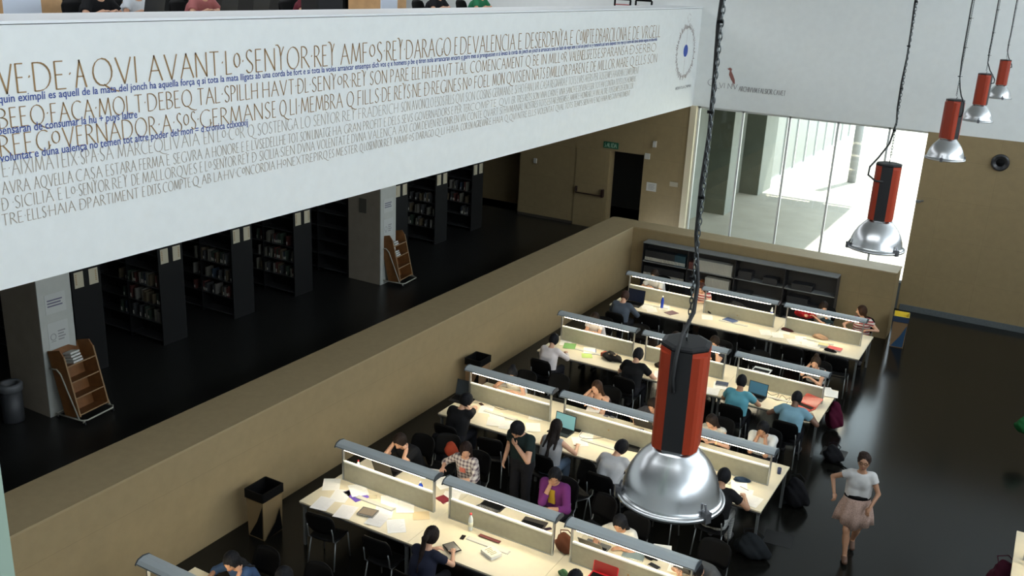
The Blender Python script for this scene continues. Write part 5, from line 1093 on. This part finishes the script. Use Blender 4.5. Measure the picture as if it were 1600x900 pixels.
# ---------------------------------------------------------------- gallery floor above, seen over the parapet
UZ = 6.68
tb = thing('reading_table', 'long pale reading table behind the gallery parapet', 'table', (-11.9, 13.2, UZ)); MB().box((-.5, -3.0, .72), (.5, 3.0, .75)).build('tabletop', LAM, tb)
for sx in (-.42, .42):
    for sy in (-2.9, 2.9): MB().box((sx-.025, sy-.025, 0), (sx+.025, sy+.025, .72)).build('leg', LEGM, tb)
tb2 = thing('reading_table', 'second pale reading table on the gallery, past the far oak column', 'table', (-11.9, 21.0, UZ)); MB().box((-.5, -1.9, .72), (.5, 1.9, .75)).build('tabletop', LAM, tb2)
for sx in (-.42, .42):
    for sy in (-1.8, 1.8): MB().box((sx-.025, sy-.025, 0), (sx+.025, sy+.025, .72)).build('leg', LEGM, tb2)
for i, (x, y, n, lab) in enumerate([(-17.5, 12.8, 5.6, 'tall dark bookcase full of books on the gallery, left of the far oak column'), (-17.5, 20.8, 3.4, 'tall dark bookcase on the gallery, right of the far oak column')]):
    t = thing('bookcase', lab, 'bookcase', (x, y, UZ)); MB().box((-.03, -n/2, 0), (0, n/2, 2.0)).build('back_panel', DARK, t)
    for z in (.05, .40, .75, 1.1, 1.45): MB().box((0, -n/2, z), (.30, n/2, z+.025)).build('shelf', mat('pale_shelf', (.35, .36, .36), .5), t)
    for k in range(int(n)+1): MB().box((0, -n/2+k*n/int(n)-.012, 0), (.30, -n/2+k*n/int(n)+.012, 2.0)).build('upright', DARK, t)
    random.seed(5+i); yy = y-n/2+.05; zc = .775
    while yy < y+n/2-.08:
        wd = random.choice((.03, .045, .06)); c = random.randrange(7); me_ = book_mesh(.2, wd, .24, BC[c], None, 'up%d_%d' % (int(wd*1000), c)); place_book(me_, x+.06, yy, UZ+zc, '%s book on the gallery bookcase %s' % (BN[c], ('left of', 'right of')[i]+' the far oak column'), '%s gallery books, bookcase %d' % (BN[c], i+1)); yy += wd+random.choice((.01, .02, .15))
UP = [(135, 8, 'person in dark clothes at the gallery table beside the near oak column', dict(shirt=BLK, hair='long', hairc=DBR), 0), (195, 8, 'person in white t-shirt with blond hair at the gallery table', dict(shirt=(.55, .58, .62), hair='long', hairc=(.30, .20, .10), female=True), 0), (298, 6, 'person in pink top bent over pages at the gallery table', dict(shirt=(.35, .12, .12), hairc=BLK), 0),
      (465, 6, 'person in dark red top before a black case at the gallery table', dict(shirt=(.12, .02, .03), hairc=DBR), 0), (668, 5, 'person in black t-shirt right of the far oak column on the gallery', dict(shirt=(.01, .01, .014), hairc=BLK), 0), (735, 5, 'person in green top on the gallery near the end wall', dict(shirt=(.02, .15, .07), hairc=DBR), 0)]
for k, (px, py, lab, o, _) in enumerate(UP):
    p = atX(px, py, -12.75); t, _i = human((-12.72, p.y), -PI/2, lab, **o)
    t.location = (-12.72, p.y, UZ); c = chair(-12.75, p.y, -PI/2, 'black chair under the '+lab, 'chairs on the gallery'); c['label'] = 'black chair under the '+' '.join(lab.split()[:8])+' on the gallery'; c.location.z = UZ
def up_laptop(px, lab):
    p = atX(px, 12, -11.9); t = laptop(0, 0, PI/2, lab); t.location = (-11.75, p.y, UZ+.75); t.rotation_euler = (0, 0, PI/2+PI)
up_laptop(345, 'black open laptop on the gallery table, left one'); up_laptop(395, 'black open laptop on the gallery table, right one'); up_laptop(228, 'black laptop before the blond person')
p = atX(500, 8, -12.0); o = tag(MB().box((-.2, -.35, 0), (.2, .35, .42)).build('case', BLACKC, bevel=.03), 'large black case standing on the gallery table', 'case'); o.location = (-11.95, p.y, UZ+.7505)
for px, lab in ((975, 'black and red framed chair by the gallery end wall, left one'), (1008, 'black and red framed chair by the gallery end wall, right one')):
    p = atY(px, 5, BW-.6); t = thing('stacking_chair', lab, 'chair', (p.x, BW-.7, UZ), 0, 'red trimmed chairs on the gallery')
    MB().tube([(-.24, 0, 0), (-.24, 0, 1.0), (-.22, 0, 1.02), (.22, 0, 1.02), (.24, 0, 1.0), (.24, 0, 0)], .03, 6).build('frame', BLACK, t); MB().box((-.22, -.02, .86), (.22, .02, .885)).build('bar', mat('red_bar', (.35, .02, .02), .5), t); MB().box((-.22, -.45, .42), (.22, -.03, .46)).build('seat', BLACK, t)
    for s_ in (-.2, .2): MB().box((s_-.015, -.44, 0), (s_+.015, -.41, .42)).build('leg', BLACK, t)
# floor plate in the aisle
o = tag(MB().box((-.22, -.20, 0), (.22, .20, .003)).build('floor_plate', mat('dark_plate', (.012, .012, .012), .5)), 'square dark floor outlet plate in the aisle beside the backpack', 'floor plate'); p = at(1216, 842, 0); o.location = (p.x, p.y, .0005); o.rotation_euler = (0, 0, .1)
o = tag(MB().box((-.22, -.20, 0), (.22, .20, .003)).build('floor_plate', MATS['dark_plate']), 'square dark floor outlet plate above the shoulder bag', 'floor plate'); p = at(1303, 708, 0); o.location = (p.x, p.y, .0005)
